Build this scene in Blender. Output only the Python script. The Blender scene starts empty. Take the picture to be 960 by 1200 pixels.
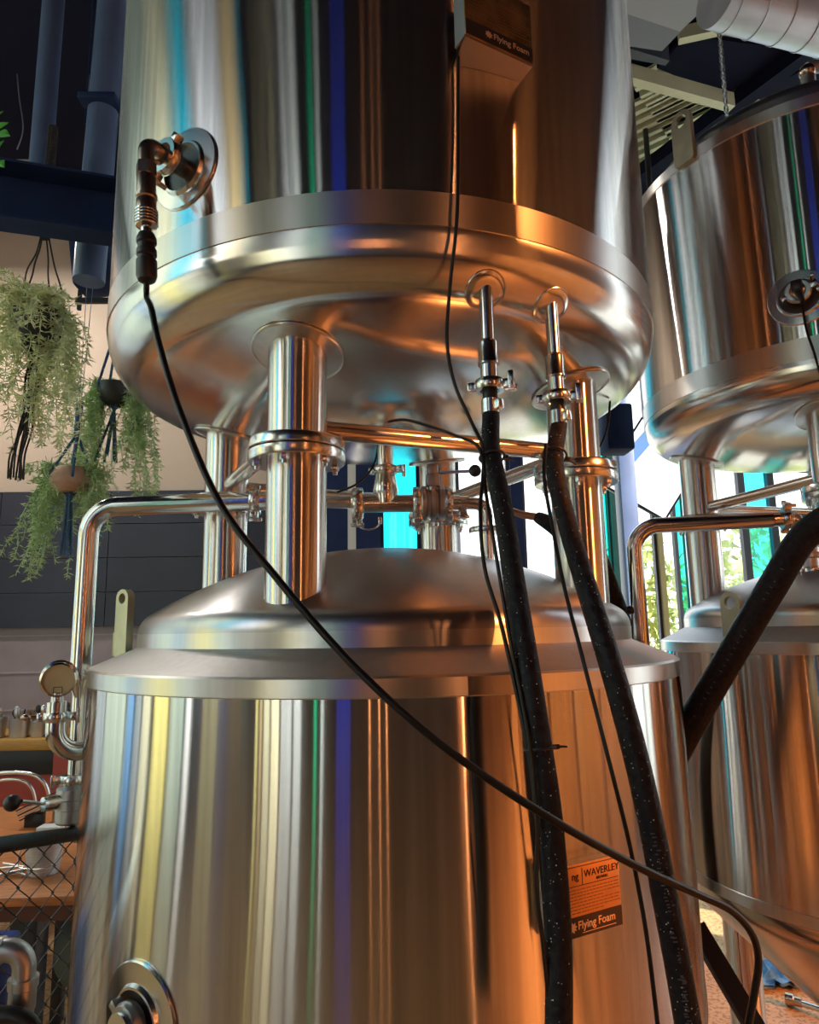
import bpy, bmesh, math, random
from mathutils import Vector as V, Matrix as M
S = bpy.context.scene
COL = S.collection
PI = math.pi
rnd = random.Random(7)

# ------------------------------------------------------------------ camera
FPX, PITCH, YAW, ROLL = 811.9, .16743, .03466, -.01749
CAM = V((0, -1.8169, 1.6))
_f = V((math.sin(YAW)*math.cos(PITCH), math.cos(YAW)*math.cos(PITCH), math.sin(PITCH)))
_r = V((math.cos(YAW), -math.sin(YAW), 0))
_u = _r.cross(_f)
RT = math.cos(ROLL)*_r + math.sin(ROLL)*_u
UP = -math.sin(ROLL)*_r + math.cos(ROLL)*_u
cd = bpy.data.cameras.new('camera')
cam = bpy.data.objects.new('camera', cd)
COL.objects.link(cam)
cd.sensor_fit = 'HORIZONTAL'
cd.sensor_width = 36
cd.lens = FPX*36/960
cd.clip_start = .05
cam.matrix_world = M(((RT.x, UP.x, -_f.x, CAM.x), (RT.y, UP.y, -_f.y, CAM.y), (RT.z, UP.z, -_f.z, CAM.z), (0, 0, 0, 1)))
S.camera = cam


def ray(px, py):
    return (RT*((px-480)/FPX) - UP*((py-600)/FPX) + _f).normalized()


def P(px, py, Y):
    """the point of the room seen at a pixel of the photo, on the upright plane y = Y"""
    d = ray(px, py)
    return CAM + d*((Y-CAM.y)/d.y)


def hit(px, py, c, R):
    """the point of an upright cylinder seen at a pixel of the photo"""
    d = ray(px, py)
    ox, oy = CAM.x-c[0], CAM.y-c[1]
    a = d.x*d.x+d.y*d.y
    b = ox*d.x+oy*d.y
    q = b*b-a*(ox*ox+oy*oy-R*R)
    t = (-b-math.sqrt(max(q, 0)))/a
    return CAM+d*t


# ------------------------------------------------------------------ mesh builder
class MB:
    def __init__(s):
        s.v = []
        s.f = []
        s.m = []
        s.cur = 0

    def add(s, vs, fs):
        o = len(s.v)
        s.v += [V(p) for p in vs]
        s.f += [tuple(i+o for i in f) for f in fs]
        s.m += [s.cur]*len(fs)
        return s

    def lathe(s, prof, seg=48, mat=None, a0=0, a1=2*PI):
        """prof: (r, z) pairs turned about the z axis of mat; r = 0 closes the end"""
        mat = mat or M()
        full = abs(a1-a0-2*PI) < 1e-6
        n = seg if full else seg+1
        vs, rows = [], []
        for r, z in prof:
            if r < 1e-7:
                rows.append([len(vs)])
                vs.append(mat @ V((0, 0, z)))
            else:
                rows.append(list(range(len(vs), len(vs)+n)))
                for i in range(n):
                    a = a0+(a1-a0)*i/seg
                    vs.append(mat @ V((r*math.cos(a), r*math.sin(a), z)))
        fs = []
        for A, B in zip(rows, rows[1:]):
            for i in range(seg):
                j = (i+1) % n
                if len(A) == 1 and len(B) == 1:
                    continue
                if len(A) == 1:
                    fs.append((A[0], B[j], B[i]))
                elif len(B) == 1:
                    fs.append((A[i], A[j], B[0]))
                else:
                    fs.append((A[i], A[j], B[j], B[i]))
        return s.add(vs, fs)

    def cyl(s, a, b, r, seg=24, r2=None, caps=True, bev=0):
        a, b = V(a), V(b)
        d = b-a
        L = d.length
        mat = frame(a, d)
        r2 = r if r2 is None else r2
        pr = [(r, 0), (r2, L)]
        if bev:
            pr = [(r-bev, 0), (r, bev), (r2, L-bev), (r2-bev, L)]
        if caps:
            pr = [(0, 0)]+pr+[(0, L)]
        return s.lathe(pr, seg, mat)

    def tube(s, pts, r, seg=12, smooth=0, caps=True, closed=False):
        pts = [V(p) for p in pts]
        if smooth:
            pts = spline(pts, smooth, closed)
        n = len(pts)
        rs = r if isinstance(r, (list, tuple)) else [r]*n
        if len(rs) != n:
            rs = [rs[min(len(rs)-1, int(i*(len(rs)-1)/max(1, n-1)))]*(1-((i*(len(rs)-1)/(n-1)) % 1)) + rs[min(len(rs)-1, int(i*(len(rs)-1)/max(1, n-1))+1)]*((i*(len(rs)-1)/(n-1)) % 1) for i in range(n)]
        vs, fs = [], []
        prev = None
        for i, p in enumerate(pts):
            if closed:
                t = (pts[(i+1) % n]-pts[i-1]).normalized()
            else:
                t = (pts[min(i+1, n-1)]-pts[max(i-1, 0)]).normalized()
            if prev is None:
                h = V((0, 0, 1)) if abs(t.z) < .9 else V((1, 0, 0))
                x = (h-t*h.dot(t)).normalized()
            else:
                x = (prev-t*prev.dot(t)).normalized()
            prev = x
            y = t.cross(x)
            for k in range(seg):
                a = 2*PI*k/seg
                vs.append(p+(x*math.cos(a)+y*math.sin(a))*rs[i])
        for i in range(n if closed else n-1):
            i2 = (i+1) % n
            for k in range(seg):
                k2 = (k+1) % seg
                fs.append((i*seg+k, i*seg+k2, i2*seg+k2, i2*seg+k))
        if caps and not closed:
            fs.append(tuple(reversed(range(seg))))
            fs.append(tuple(range((n-1)*seg, n*seg)))
        return s.add(vs, fs)

    def box(s, c, size, mat=None, bev=0):
        mat = mat or M()
        hx, hy, hz = (q/2 for q in size)
        c = V(c)
        if not bev:
            vs = [mat @ (c+V((x*hx, y*hy, z*hz))) for x in (-1, 1) for y in (-1, 1) for z in (-1, 1)]
            return s.add(vs, [(0, 1, 3, 2), (4, 6, 7, 5), (0, 4, 5, 1), (2, 3, 7, 6), (0, 2, 6, 4), (1, 5, 7, 3)])
        bm = bmesh.new()
        bmesh.ops.create_cube(bm, size=1)
        for v in bm.verts:
            v.co = V((v.co.x*2*hx, v.co.y*2*hy, v.co.z*2*hz))+c
        bmesh.ops.bevel(bm, geom=bm.edges[:], offset=bev, segments=2, affect='EDGES', profile=.5)
        bm.verts.index_update()
        s.add([mat @ v.co for v in bm.verts], [tuple(v.index for v in f.verts) for f in bm.faces])
        bm.free()
        return s

    def prism(s, outline, depth, mat=None, holes=None):
        """outline in the xy plane of mat, pulled along z from 0 to depth"""
        mat = mat or M()
        n = len(outline)
        vs = [mat @ V((x, y, 0)) for x, y in outline]+[mat @ V((x, y, depth)) for x, y in outline]
        fs = [tuple(reversed(range(n))), tuple(range(n, 2*n))]
        fs += [(i, (i+1) % n, n+(i+1) % n, n+i) for i in range(n)]
        return s.add(vs, fs)

    def ringprism(s, outer, inner, depth, mat=None):
        """plate with one hole: outer and inner outlines with the same number of points"""
        mat = mat or M()
        n = len(outer)
        vs = []
        for z in (0, depth):
            vs += [mat @ V((x, y, z)) for x, y in outer]
            vs += [mat @ V((x, y, z)) for x, y in inner]
        fs = []
        for i in range(n):
            j = (i+1) % n
            fs += [(i, n+i, n+j, j), (2*n+i, 2*n+j, 3*n+j, 3*n+i), (i, j, 2*n+j, 2*n+i), (n+i, 3*n+i, 3*n+j, n+j)]
        return s.add(vs, fs)

    def sphere(s, c, r, seg=16, sq=(1, 1, 1)):
        n = seg//2
        pr = [(r*math.sin(PI*i/n), -r*math.cos(PI*i/n)) for i in range(n+1)]
        pr[0] = (0, -r)
        pr[-1] = (0, r)
        return s.lathe(pr, seg, M.Translation(V(c)) @ M.Diagonal((*sq, 1)))

    def build(s, name, mat, parent=None, loc=None, sharp=35, smooth=True):
        me = bpy.data.meshes.new(name)
        root = parent
        while root is not None and root.parent is not None:
            root = root.parent
        o = V(root.location) if root is not None else V(loc or (0, 0, 0))
        me.from_pydata([tuple(p-o) for p in s.v], [], s.f)
        mats = mat if isinstance(mat, (list, tuple)) else [mat]
        for m in mats:
            me.materials.append(m)
        if len(mats) > 1:
            me.polygons.foreach_set('material_index', s.m)
        bm = bmesh.new()
        bm.from_mesh(me)
        bmesh.ops.recalc_face_normals(bm, faces=bm.faces)
        bm.to_mesh(me)
        bm.free()
        if smooth:
            me.polygons.foreach_set('use_smooth', [True]*len(me.polygons))
            me.set_sharp_from_angle(angle=math.radians(sharp))
        me.update()
        ob = bpy.data.objects.new(name, me)
        COL.objects.link(ob)
        if parent is not None:
            ob.parent = parent
        else:
            ob.location = o
        return ob


def frame(o, z, x=None):
    z = V(z).normalized()
    x = V(x) if x is not None else (V((0, 0, 1)) if abs(z.z) < .9 else V((1, 0, 0)))
    x = (x-z*x.dot(z)).normalized()
    y = z.cross(x)
    return M(((x.x, y.x, z.x, o[0]), (x.y, y.y, z.y, o[1]), (x.z, y.z, z.z, o[2]), (0, 0, 0, 1)))


def spline(pts, k=6, closed=False):
    out = []
    n = len(pts)
    rng = range(n if closed else n-1)
    for i in rng:
        if closed:
            a, b, c, d = pts[i-1], pts[i], pts[(i+1) % n], pts[(i+2) % n]
        else:
            a, b, c, d = pts[max(i-1, 0)], pts[i], pts[i+1], pts[min(i+2, n-1)]
        for j in range(k):
            t = j/k
            out.append(.5*((2*b)+(c-a)*t+(2*a-5*b+4*c-d)*t*t+(3*b-a-3*c+d)*t**3))
    if not closed:
        out.append(pts[-1])
    return out


def bend(pts, rad, n=8):
    """polyline with round corners"""
    pts = [V(p) for p in pts]
    out = [pts[0]]
    for a, b, c in zip(pts, pts[1:], pts[2:]):
        u, w = (a-b).normalized(), (c-b).normalized()
        ang = u.angle(w)
        L = rad/math.tan(ang/2)
        p, q = b+u*L, b+w*L
        cen = b+(u+w).normalized()*(rad/math.sin(ang/2))
        for i in range(n+1):
            t = i/n
            d1, d2 = p-cen, q-cen
            th = d1.angle(d2)
            out.append(cen+(d1*math.sin((1-t)*th)+d2*math.sin(t*th))/math.sin(th))
    out.append(pts[-1])
    return out


def circ(r, n=24, cx=0, cy=0):
    return [(cx+r*math.cos(2*PI*i/n), cy+r*math.sin(2*PI*i/n)) for i in range(n)]


def tag(o, label, cat, group=None, kind=None):
    o['label'] = label
    o['category'] = cat
    if group:
        o['group'] = group
    if kind:
        o['kind'] = kind
    return o


def thing(name, label, cat, loc, group=None):
    o = bpy.data.objects.new(name, None)
    o.location = loc
    o.empty_display_size = .1
    COL.objects.link(o)
    return tag(o, label, cat, group)


def struct(o):
    o['kind'] = 'structure'
    return o


# ------------------------------------------------------------------ materials
def new_mat(name):
    m = bpy.data.materials.new(name)
    m.use_nodes = True
    nt = m.node_tree
    return m, nt, nt.nodes, nt.links, nt.nodes['Principled BSDF']


def plain(name, col, rough=.5, metal=0, noise=0, scale=8, bump=0, spec=.5, stretch=(1, 1, 1)):
    m, nt, N, L, b = new_mat(name)
    b.inputs['Base Color'].default_value = (*col, 1)
    b.inputs['Roughness'].default_value = rough
    b.inputs['Metallic'].default_value = metal
    b.inputs['Specular IOR Level'].default_value = spec
    if noise or bump:
        tc = N.new('ShaderNodeTexCoord')
        mp = N.new('ShaderNodeMapping')
        mp.inputs['Scale'].default_value = stretch
        tx = N.new('ShaderNodeTexNoise')
        tx.inputs['Scale'].default_value = scale
        tx.inputs['Detail'].default_value = 5
        L.new(tc.outputs['Object'], mp.inputs[0])
        L.new(mp.outputs[0], tx.inputs['Vector'])
        if noise:
            rp = N.new('ShaderNodeValToRGB')
            rp.color_ramp.elements[0].position = .3
            rp.color_ramp.elements[1].position = .7
            rp.color_ramp.elements[0].color = (*[c*(1-noise) for c in col], 1)
            rp.color_ramp.elements[1].color = (*[min(1, c*(1+noise)) for c in col], 1)
            L.new(tx.outputs['Fac'], rp.inputs[0])
            L.new(rp.outputs[0], b.inputs['Base Color'])
        if bump:
            bp = N.new('ShaderNodeBump')
            bp.inputs['Strength'].default_value = bump
            bp.inputs['Distance'].default_value = .01
            L.new(tx.outputs['Fac'], bp.inputs['Height'])
            L.new(bp.outputs[0], b.inputs['Normal'])
    return m


def steel(name, rough, aniso=0., rot=.25, col=(.74, .72, .70), streak=0., wavy=0., fleck=0.):
    """brushed stainless: the grain runs round the tank, so reflections smear up and down"""
    m, nt, N, L, b = new_mat(name)
    tc = N.new('ShaderNodeTexCoord')
    ckey = 'Base Color'
    if aniso:
        N.remove(b)
        b = N.new('ShaderNodeBsdfAnisotropic')
        ckey = 'Color'
        L.new(b.outputs[0], N['Material Output'].inputs[0])
        b.inputs['Anisotropy'].default_value = aniso
        b.inputs['Rotation'].default_value = rot
    else:
        b.inputs['Metallic'].default_value = 1
    b.inputs[ckey].default_value = (*col, 1)
    b.inputs['Roughness'].default_value = rough
    if aniso:
        tg = N.new('ShaderNodeTangent')
        tg.direction_type = 'RADIAL'
        tg.axis = 'Z'
        L.new(tg.outputs[0], b.inputs['Tangent'])
    if streak:
        mp = N.new('ShaderNodeMapping')
        mp.inputs['Scale'].default_value = (60, 60, 1.2)
        tx = N.new('ShaderNodeTexNoise')
        tx.inputs['Scale'].default_value = 1
        tx.inputs['Detail'].default_value = 4
        L.new(tc.outputs['Object'], mp.inputs[0])
        L.new(mp.outputs[0], tx.inputs['Vector'])
        rp = N.new('ShaderNodeValToRGB')
        e = rp.color_ramp.elements
        e[0].position, e[1].position = .3, .7
        e[0].color = (*[c*(1-streak) for c in col], 1)
        e[1].color = (*[min(1, c*(1+streak*.5)) for c in col], 1)
        L.new(tx.outputs['Fac'], rp.inputs[0])
        src = rp.outputs[0]
        if fleck:
            t2 = N.new('ShaderNodeTexNoise')
            t2.inputs['Scale'].default_value = 130
            t2.inputs['Detail'].default_value = 3
            L.new(tc.outputs['Object'], t2.inputs['Vector'])
            r2 = N.new('ShaderNodeValToRGB')
            r2.color_ramp.elements[0].position, r2.color_ramp.elements[1].position = .66, .74
            r2.color_ramp.elements[0].color = (0, 0, 0, 1)
            r2.color_ramp.elements[1].color = (fleck, fleck, fleck, 1)
            L.new(t2.outputs['Fac'], r2.inputs[0])
            mx = N.new('ShaderNodeMixRGB')
            mx.inputs[2].default_value = (.9, .86, .8, 1)
            L.new(r2.outputs[0], mx.inputs[0])
            L.new(src, mx.inputs[1])
            src = mx.outputs[0]
        L.new(src, b.inputs[ckey])
    if wavy:
        mp = N.new('ShaderNodeMapping')
        mp.inputs['Scale'].default_value = (3.2, 3.2, 1.5)
        tx = N.new('ShaderNodeTexNoise')
        tx.inputs['Scale'].default_value = 1
        tx.inputs['Detail'].default_value = 1
        L.new(tc.outputs['Object'], mp.inputs[0])
        L.new(mp.outputs[0], tx.inputs['Vector'])
        bp = N.new('ShaderNodeBump')
        bp.inputs['Strength'].default_value = wavy
        bp.inputs['Distance'].default_value = .05
        L.new(tx.outputs['Fac'], bp.inputs['Height'])
        L.new(bp.outputs[0], b.inputs['Normal'])
    return m


def glass(name, col, gloss=.08, frost=0.):
    m, nt, N, L, b = new_mat(name)
    N.remove(b)
    tr = N.new('ShaderNodeBsdfTransparent')
    tr.inputs[0].default_value = (*col, 1)
    gl = N.new('ShaderNodeBsdfGlossy')
    gl.inputs['Roughness'].default_value = .03
    mx = N.new('ShaderNodeMixShader')
    mx.inputs[0].default_value = gloss
    src = tr.outputs[0]
    if frost:
        tl = N.new('ShaderNodeBsdfTranslucent')
        tl.inputs[0].default_value = (*col, 1)
        m2 = N.new('ShaderNodeMixShader')
        m2.inputs[0].default_value = frost
        L.new(src, m2.inputs[1])
        L.new(tl.outputs[0], m2.inputs[2])
        src = m2.outputs[0]
    L.new(src, mx.inputs[1])
    L.new(gl.outputs[0], mx.inputs[2])
    L.new(mx.outputs[0], N['Material Output'].inputs[0])
    return m


def glow(name, col, st):
    m, nt, N, L, b = new_mat(name)
    b.inputs['Base Color'].default_value = (*col, 1)
    b.inputs['Emission Color'].default_value = (*col, 1)
    b.inputs['Emission Strength'].default_value = st
    return m


SHELL = steel('brushed_shell_steel', .135, .87, 0, streak=.20, wavy=.05, fleck=.4)
BAND = steel('satin_weld_band_steel', .34, .5, 0, streak=.06)
HEAD = steel('satin_head_steel', .17, .45, .25, streak=.05, wavy=.06)
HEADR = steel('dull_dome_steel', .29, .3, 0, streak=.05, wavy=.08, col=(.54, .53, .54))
SHOULD = steel('matt_shoulder_steel', .45, 0, 0, streak=.06, col=(.45, .44, .44))
PIPE = steel('polished_pipe_steel', .16)
PIPEB = steel('brushed_leg_steel', .22, .7, 0, streak=.08)
FIT = steel('bright_fitting_steel', .2, col=(.72, .72, .72))
DULL = steel('dull_cast_steel', .38, col=(.5, .5, .52))
BRASS = steel('warm_fitting_steel', .25, col=(.55, .42, .34))
LUG = plain('dull_lug_steel', (.62, .60, .42), .45, .6, .1, 20)
BLACK = plain('black_rubber', (.012, .012, .014), .42, 0, .3, 60, .15)
FOAM = plain('black_foam_sleeve', (.014, .015, .022), .5, 0, .5, 90, .35, spec=.25)
CABLE = plain('black_cable_sheath', (.01, .01, .012), .35, spec=.35)
PLASTIC = plain('black_plastic', (.02, .02, .025), .35)
NAVY = plain('navy_painted_steel', (.017, .030, .088), .6, 0, .15, 6, spec=.15)
NAVYP = plain('navy_painted_pipe', (.11, .15, .27), .3, 0, .15, 5)
DARK = plain('dark_ceiling_paint', (.006, .008, .022), .8, spec=.1)
BEIGE = plain('beige_wall_paint', (.50, .40, .32), .75, 0, .06, 3)
DTILE = plain('charcoal_wall_panel', (.022, .025, .045), .45, 0, .15, 3)
GTILE = plain('grey_wall_tile', (.30, .25, .27), .4, 0, .12, 4)
REDP = plain('red_cabinet_paint', (.48, .055, .03), .5, 0, .15, 6)
OCHRE = plain('ochre_counter_edge', (.50, .27, .06), .5, 0, .15, 12, stretch=(1, 12, 12))
WOOD = plain('orange_wood_table', (.62, .21, .06), .4, 0, .25, 6, stretch=(2, 14, 14))
DWOOD = plain('dark_wood_wall', (.060, .047, .044), .6, 0, .3, 5, stretch=(6, 6, .4))
OWOOD = plain('orange_wood_wall', (.30, .12, .055), .55, 0, .25, 5, stretch=(6, 6, .4))
PIER = plain('dark_pier_paint', (.05, .055, .075), .5)
MAUVE = plain('mauve_post_paint', (.20, .13, .15), .5)
PALE = plain('pale_post_paint', (.62, .62, .60), .5)
WHITE = plain('white_plastic', (.8, .8, .78), .5)
ROPE_B = plain('blue_macrame_cord', (.07, .16, .30), .8, 0, .6, 160)
ROPE_K = plain('black_macrame_cord', (.035, .03, .03), .8, 0, .5, 160)
GREEN = plain('green_needle_leaf', (.42, .58, .27), .5, 0, .35, 14)
GREEN2 = plain('pale_green_needle_leaf', (.72, .78, .46), .5, 0, .3, 12)
LEAF = plain('bright_green_leaf', (.10, .42, .06), .45, 0, .25, 15)
OUTLEAF = plain('sunlit_tree_leaf', (.42, .50, .16), .6, 0, .35, 3)
BARK = plain('tree_bark', (.25, .19, .13), .8)
TERRA = plain('terracotta_pot', (.55, .32, .24), .75, 0, .15, 18, .2)
POTK = plain('black_bowl_pot', (.03, .032, .04), .4)
CREAM = plain('cream_dial', (1.0, .95, .62), .4, 0, .08, 20)
COPPER = plain('copper_coloured_plate', (.78, .36, .12), .32, .75, .12, 25)
INK = plain('dark_print', (.02, .012, .01), .5)
FOOT = plain('dark_plate_footer', (.03, .018, .014), .45)
WORN = plain('worn_dark_plate', (.30, .17, .075), .35, .8, .6, 22)
GOLDTXT = plain('pale_copper_lettering', (.85, .55, .32), .4, .3)
GALV = plain('galvanised_duct', (.42, .42, .46), .42, .7, .12, 5)
DUCTG = plain('grey_duct_paint', (.36, .38, .42), .55)
ROOF = plain('pale_corrugated_roof', (.52, .50, .34), .5, .2, .12, 4)
SCREEN = glow('white_screen', (.88, .94, 1.0), 1.0)
BLUE = plain('blue_plastic', (.02, .08, .5), .4)
BUCKET = plain('galvanised_bucket', (.55, .55, .57), .35, .6, .15, 12)
ORANGEP = plain('orange_plastic', (.8, .2, .05), .4)

# floor: speckled stained concrete
m, nt, N, L, b = new_mat('speckled_polished_concrete')
FLOOR = m
tc = N.new('ShaderNodeTexCoord')
n1 = N.new('ShaderNodeTexNoise'); n1.inputs['Scale'].default_value = 2.2; n1.inputs['Detail'].default_value = 6
n2 = N.new('ShaderNodeTexNoise'); n2.inputs['Scale'].default_value = 60; n2.inputs['Detail'].default_value = 3
r1 = N.new('ShaderNodeValToRGB')
r1.color_ramp.elements[0].color = (.44, .23, .10, 1); r1.color_ramp.elements[1].color = (.68, .42, .19, 1)
r1.color_ramp.elements[0].position = .3; r1.color_ramp.elements[1].position = .7
r2 = N.new('ShaderNodeValToRGB')
r2.color_ramp.elements[0].color = (.55, .5, .5, 1); r2.color_ramp.elements[1].color = (1, 1, 1, 1)
r2.color_ramp.elements[0].position = .42; r2.color_ramp.elements[1].position = .5
mx = N.new('ShaderNodeMixRGB'); mx.blend_type = 'MULTIPLY'; mx.inputs[0].default_value = 1
for n_ in (n1, n2):
    L.new(tc.outputs['Object'], n_.inputs['Vector'])
L.new(n1.outputs['Fac'], r1.inputs[0]); L.new(n2.outputs['Fac'], r2.inputs[0])
L.new(r1.outputs[0], mx.inputs[1]); L.new(r2.outputs[0], mx.inputs[2]); L.new(mx.outputs[0], b.inputs['Base Color'])
b.inputs['Roughness'].default_value = .45

G_CLEAR = glass('clear_glass', (.97, .98, .98))
G_CYAN = glass('cyan_glass', (.12, .80, .92))
G_TEAL = glass('teal_glass', (.10, .72, .66))
G_GREEN = glass('green_glass', (.08, .62, .42))
G_NAVY = glass('navy_glass', (.10, .14, .42))
G_AMBER = glass('amber_glass', (.51, .285, .14))
G_TAN = glass('tan_glass', (.98, .86, .62), frost=.3)
G_CREAM = glass('cream_glass', (.93, .92, .76), frost=.35)
G_GREY = glass('grey_frosted_glass', (.62, .66, .66), frost=.5)
G_YEL = glass('pale_yellow_glass', (.97, .92, .55), frost=.2)
G_BLUE = glass('pale_blue_glass', (.42, .62, .82))
G_OLIVE = glass('olive_frosted_glass', (.46, .44, .28), frost=.5)
G_MIST = glass('misty_green_glass', (.70, .76, .68), frost=.5)

# ------------------------------------------------------------------ room shell
XL, XR, YB, YF, H = -4.2, 4.2, -5.5, 4.2, 5.4
struct(MB().box((0, -.65, -.1), (8.9, 10.2, .2)).build('floor', FLOOR, smooth=False))
struct(MB().box((0, -.65, H+.1), (8.9, 10.2, .2)).build('ceiling', DARK, smooth=False))
SILL, HEADZ = .35, 5.2
WN = [0]


def strip(axis, v, a, b, kind, name='window', z0=SILL, z1=HEADZ):
    """one bay of a wall: a pane in a slim frame, or a solid pier; axis 'x' = wall at x = v running along y"""
    a, b = min(a, b), max(a, b)
    def bx(mb, u0, u1, za, zb, t, off=0):
        if axis == 'x':
            mb.box((v+off, (u0+u1)/2, (za+zb)/2), (t, u1-u0, zb-za))
        else:
            mb.box(((u0+u1)/2, v+off, (za+zb)/2), (u1-u0, t, zb-za))
    if kind[0] == 'pane':
        WN[0] += 1
        fr = MB()
        w = min(.03, (b-a)*.12)
        bx(fr, a, a+w, z0, z1, .06); bx(fr, b-w, b, z0, z1, .06)
        bx(fr, a+w, b-w, z0, z0+w, .06); bx(fr, a+w, b-w, z1-w, z1, .06)
        o = struct(fr.build('window_%d' % WN[0], kind[2] if len(kind) > 2 else PIER, smooth=False))
        g = MB()
        bx(g, a+w, b-w, z0+w, z1-w, .01)
        g.build('pane', kind[1], o, smooth=False)
        return o
    mb = MB()
    bx(mb, a, b, z0, z1, .16)
    return struct(mb.build(name, kind[1], smooth=False))


def wall_bands(axis, v, a, b, mat, side):
    mb = MB()
    for z0, z1 in ((0, SILL), (HEADZ, H)):
        if axis == 'x':
            mb.box((v, (a+b)/2, (z0+z1)/2), (.2, b-a, z1-z0))
        else:
            mb.box(((a+b)/2, v, (z0+z1)/2), (b-a, .2, z1-z0))
    return struct(mb.build('wall_'+side, mat, smooth=False))


# left wall, glazed towards the street
wall_bands('x', XL, YB, YF, PIER, 'left')
ZM = 2.6
for a, b, k in ((4.2, 2.6, ('solid', BEIGE)), (2.6, 1.5, ('pane', G_GREY)), (1.5, -.05, ('pane', G_MIST)), (-.05, -.8, ('pane', G_CREAM)), (-.8, -1.1, ('pane', G_MIST)),
                (-1.1, -1.66, ('pane', G_CYAN)), (-1.66, -1.82, ('solid', MAUVE)), (-1.82, -3.05, ('pane', G_CLEAR)), (-3.05, -3.85, ('pane', G_TAN)), (-3.85, -4.05, ('pane', G_CYAN)), (-4.05, -5.5, ('solid', PIER))):
    strip('x', XL, a, b, k, 'wall_left', z0=ZM)
for a, b, k in ((4.2, 2.6, ('solid', BEIGE)), (2.6, 1.6, ('pane', G_GREY)), (1.6, .4, ('pane', G_MIST)), (.4, .05, ('pane', G_BLUE)), (.05, -.25, ('pane', G_GREY)),
                (-.25, -.6, ('pane', G_CREAM)), (-.6, -.68, ('solid', PIER)), (-.68, -1.25, ('pane', G_YEL)), (-1.25, -1.78, ('pane', G_MIST)),
                (-1.78, -2.02, ('pane', G_CLEAR)), (-2.02, -2.35, ('solid', PIER)), (-2.35, -3.0, ('pane', G_OLIVE)), (-3.0, -4.6, ('solid', PIER)), (-4.6, -4.85, ('pane', G_YEL)), (-4.85, -5.05, ('pane', G_TAN)), (-5.05, -5.5, ('pane', G_CREAM))):
    strip('x', XL, a, b, k, 'wall_left', z1=ZM)
# wall behind the camera
wall_bands('y', YB, XL, XR, PIER, 'back')
for a, b, k in ((-4.2, -3.75, ('pane', G_CREAM)), (-3.75, -3.2, ('pane', G_GREY))):
    strip('y', YB, a, b, k, 'wall_back', z1=ZM)
for a, b, k in ((-4.2, -3.56, ('solid', PIER)), (-3.56, -3.40, ('pane', G_CLEAR)), (-3.40, -3.2, ('pane', G_GREY))):
    strip('y', YB, a, b, k, 'wall_back', z0=ZM)
for a, b, k in ((-3.2, -2.8, ('pane', G_GREY)), (-2.8, -2.42, ('solid', PIER)), (-2.42, -2.24, ('pane', G_GREEN)), (-2.24, -2.16, ('solid', PIER)),
                (-2.16, -1.98, ('pane', G_GREY)), (-1.98, -1.63, ('solid', PIER)), (-1.63, -1.12, ('pane', G_NAVY)), (-1.12, 2.1, ('solid', DWOOD)), (2.1, 4.2, ('solid', OWOOD))):
    strip('y', YB, a, b, k, 'wall_back')
# right wall, amber glass by the sunny side
wall_bands('x', XR, YB, YF, DWOOD, 'right')
strip('x', XR, -5.5, -5.2, ('solid', OWOOD), 'wall_right')
strip('x', XR, -5.2, -4.6, ('pane', G_AMBER, OWOOD), z1=2.2)
strip('x', XR, -4.6, -4.0, ('pane', G_AMBER, OWOOD), z1=2.2)
strip('x', XR, -5.2, -4.0, ('solid', OWOOD), 'wall_right', z0=2.2)
strip('x', XR, -4.0, -3.58, ('pane', G_AMBER, OWOOD))
strip('x', XR, -3.58, -3.15, ('pane', G_AMBER, OWOOD))
for i in range(3):
    strip('x', XR, -3.15+.9*i, -2.25+.9*i, ('pane', G_AMBER, OWOOD), z1=2.5)
strip('x', XR, -3.15, -.45, ('solid', OWOOD), 'wall_right', z0=2.5)
for a, b, k in ((-.45, -.1, ('solid', PIER)), (-.1, .42, ('pane', G_CLEAR)), (.42, .9, ('pane', G_GREY)), (.9, 1.5, ('pane', G_CLEAR)),
                (1.5, 1.7, ('solid', PIER)), (1.7, 3.2, ('pane', G_GREY)), (3.2, 4.2, ('solid', PIER))):
    strip('x', XR, a, b, k, 'wall_right')
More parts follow.
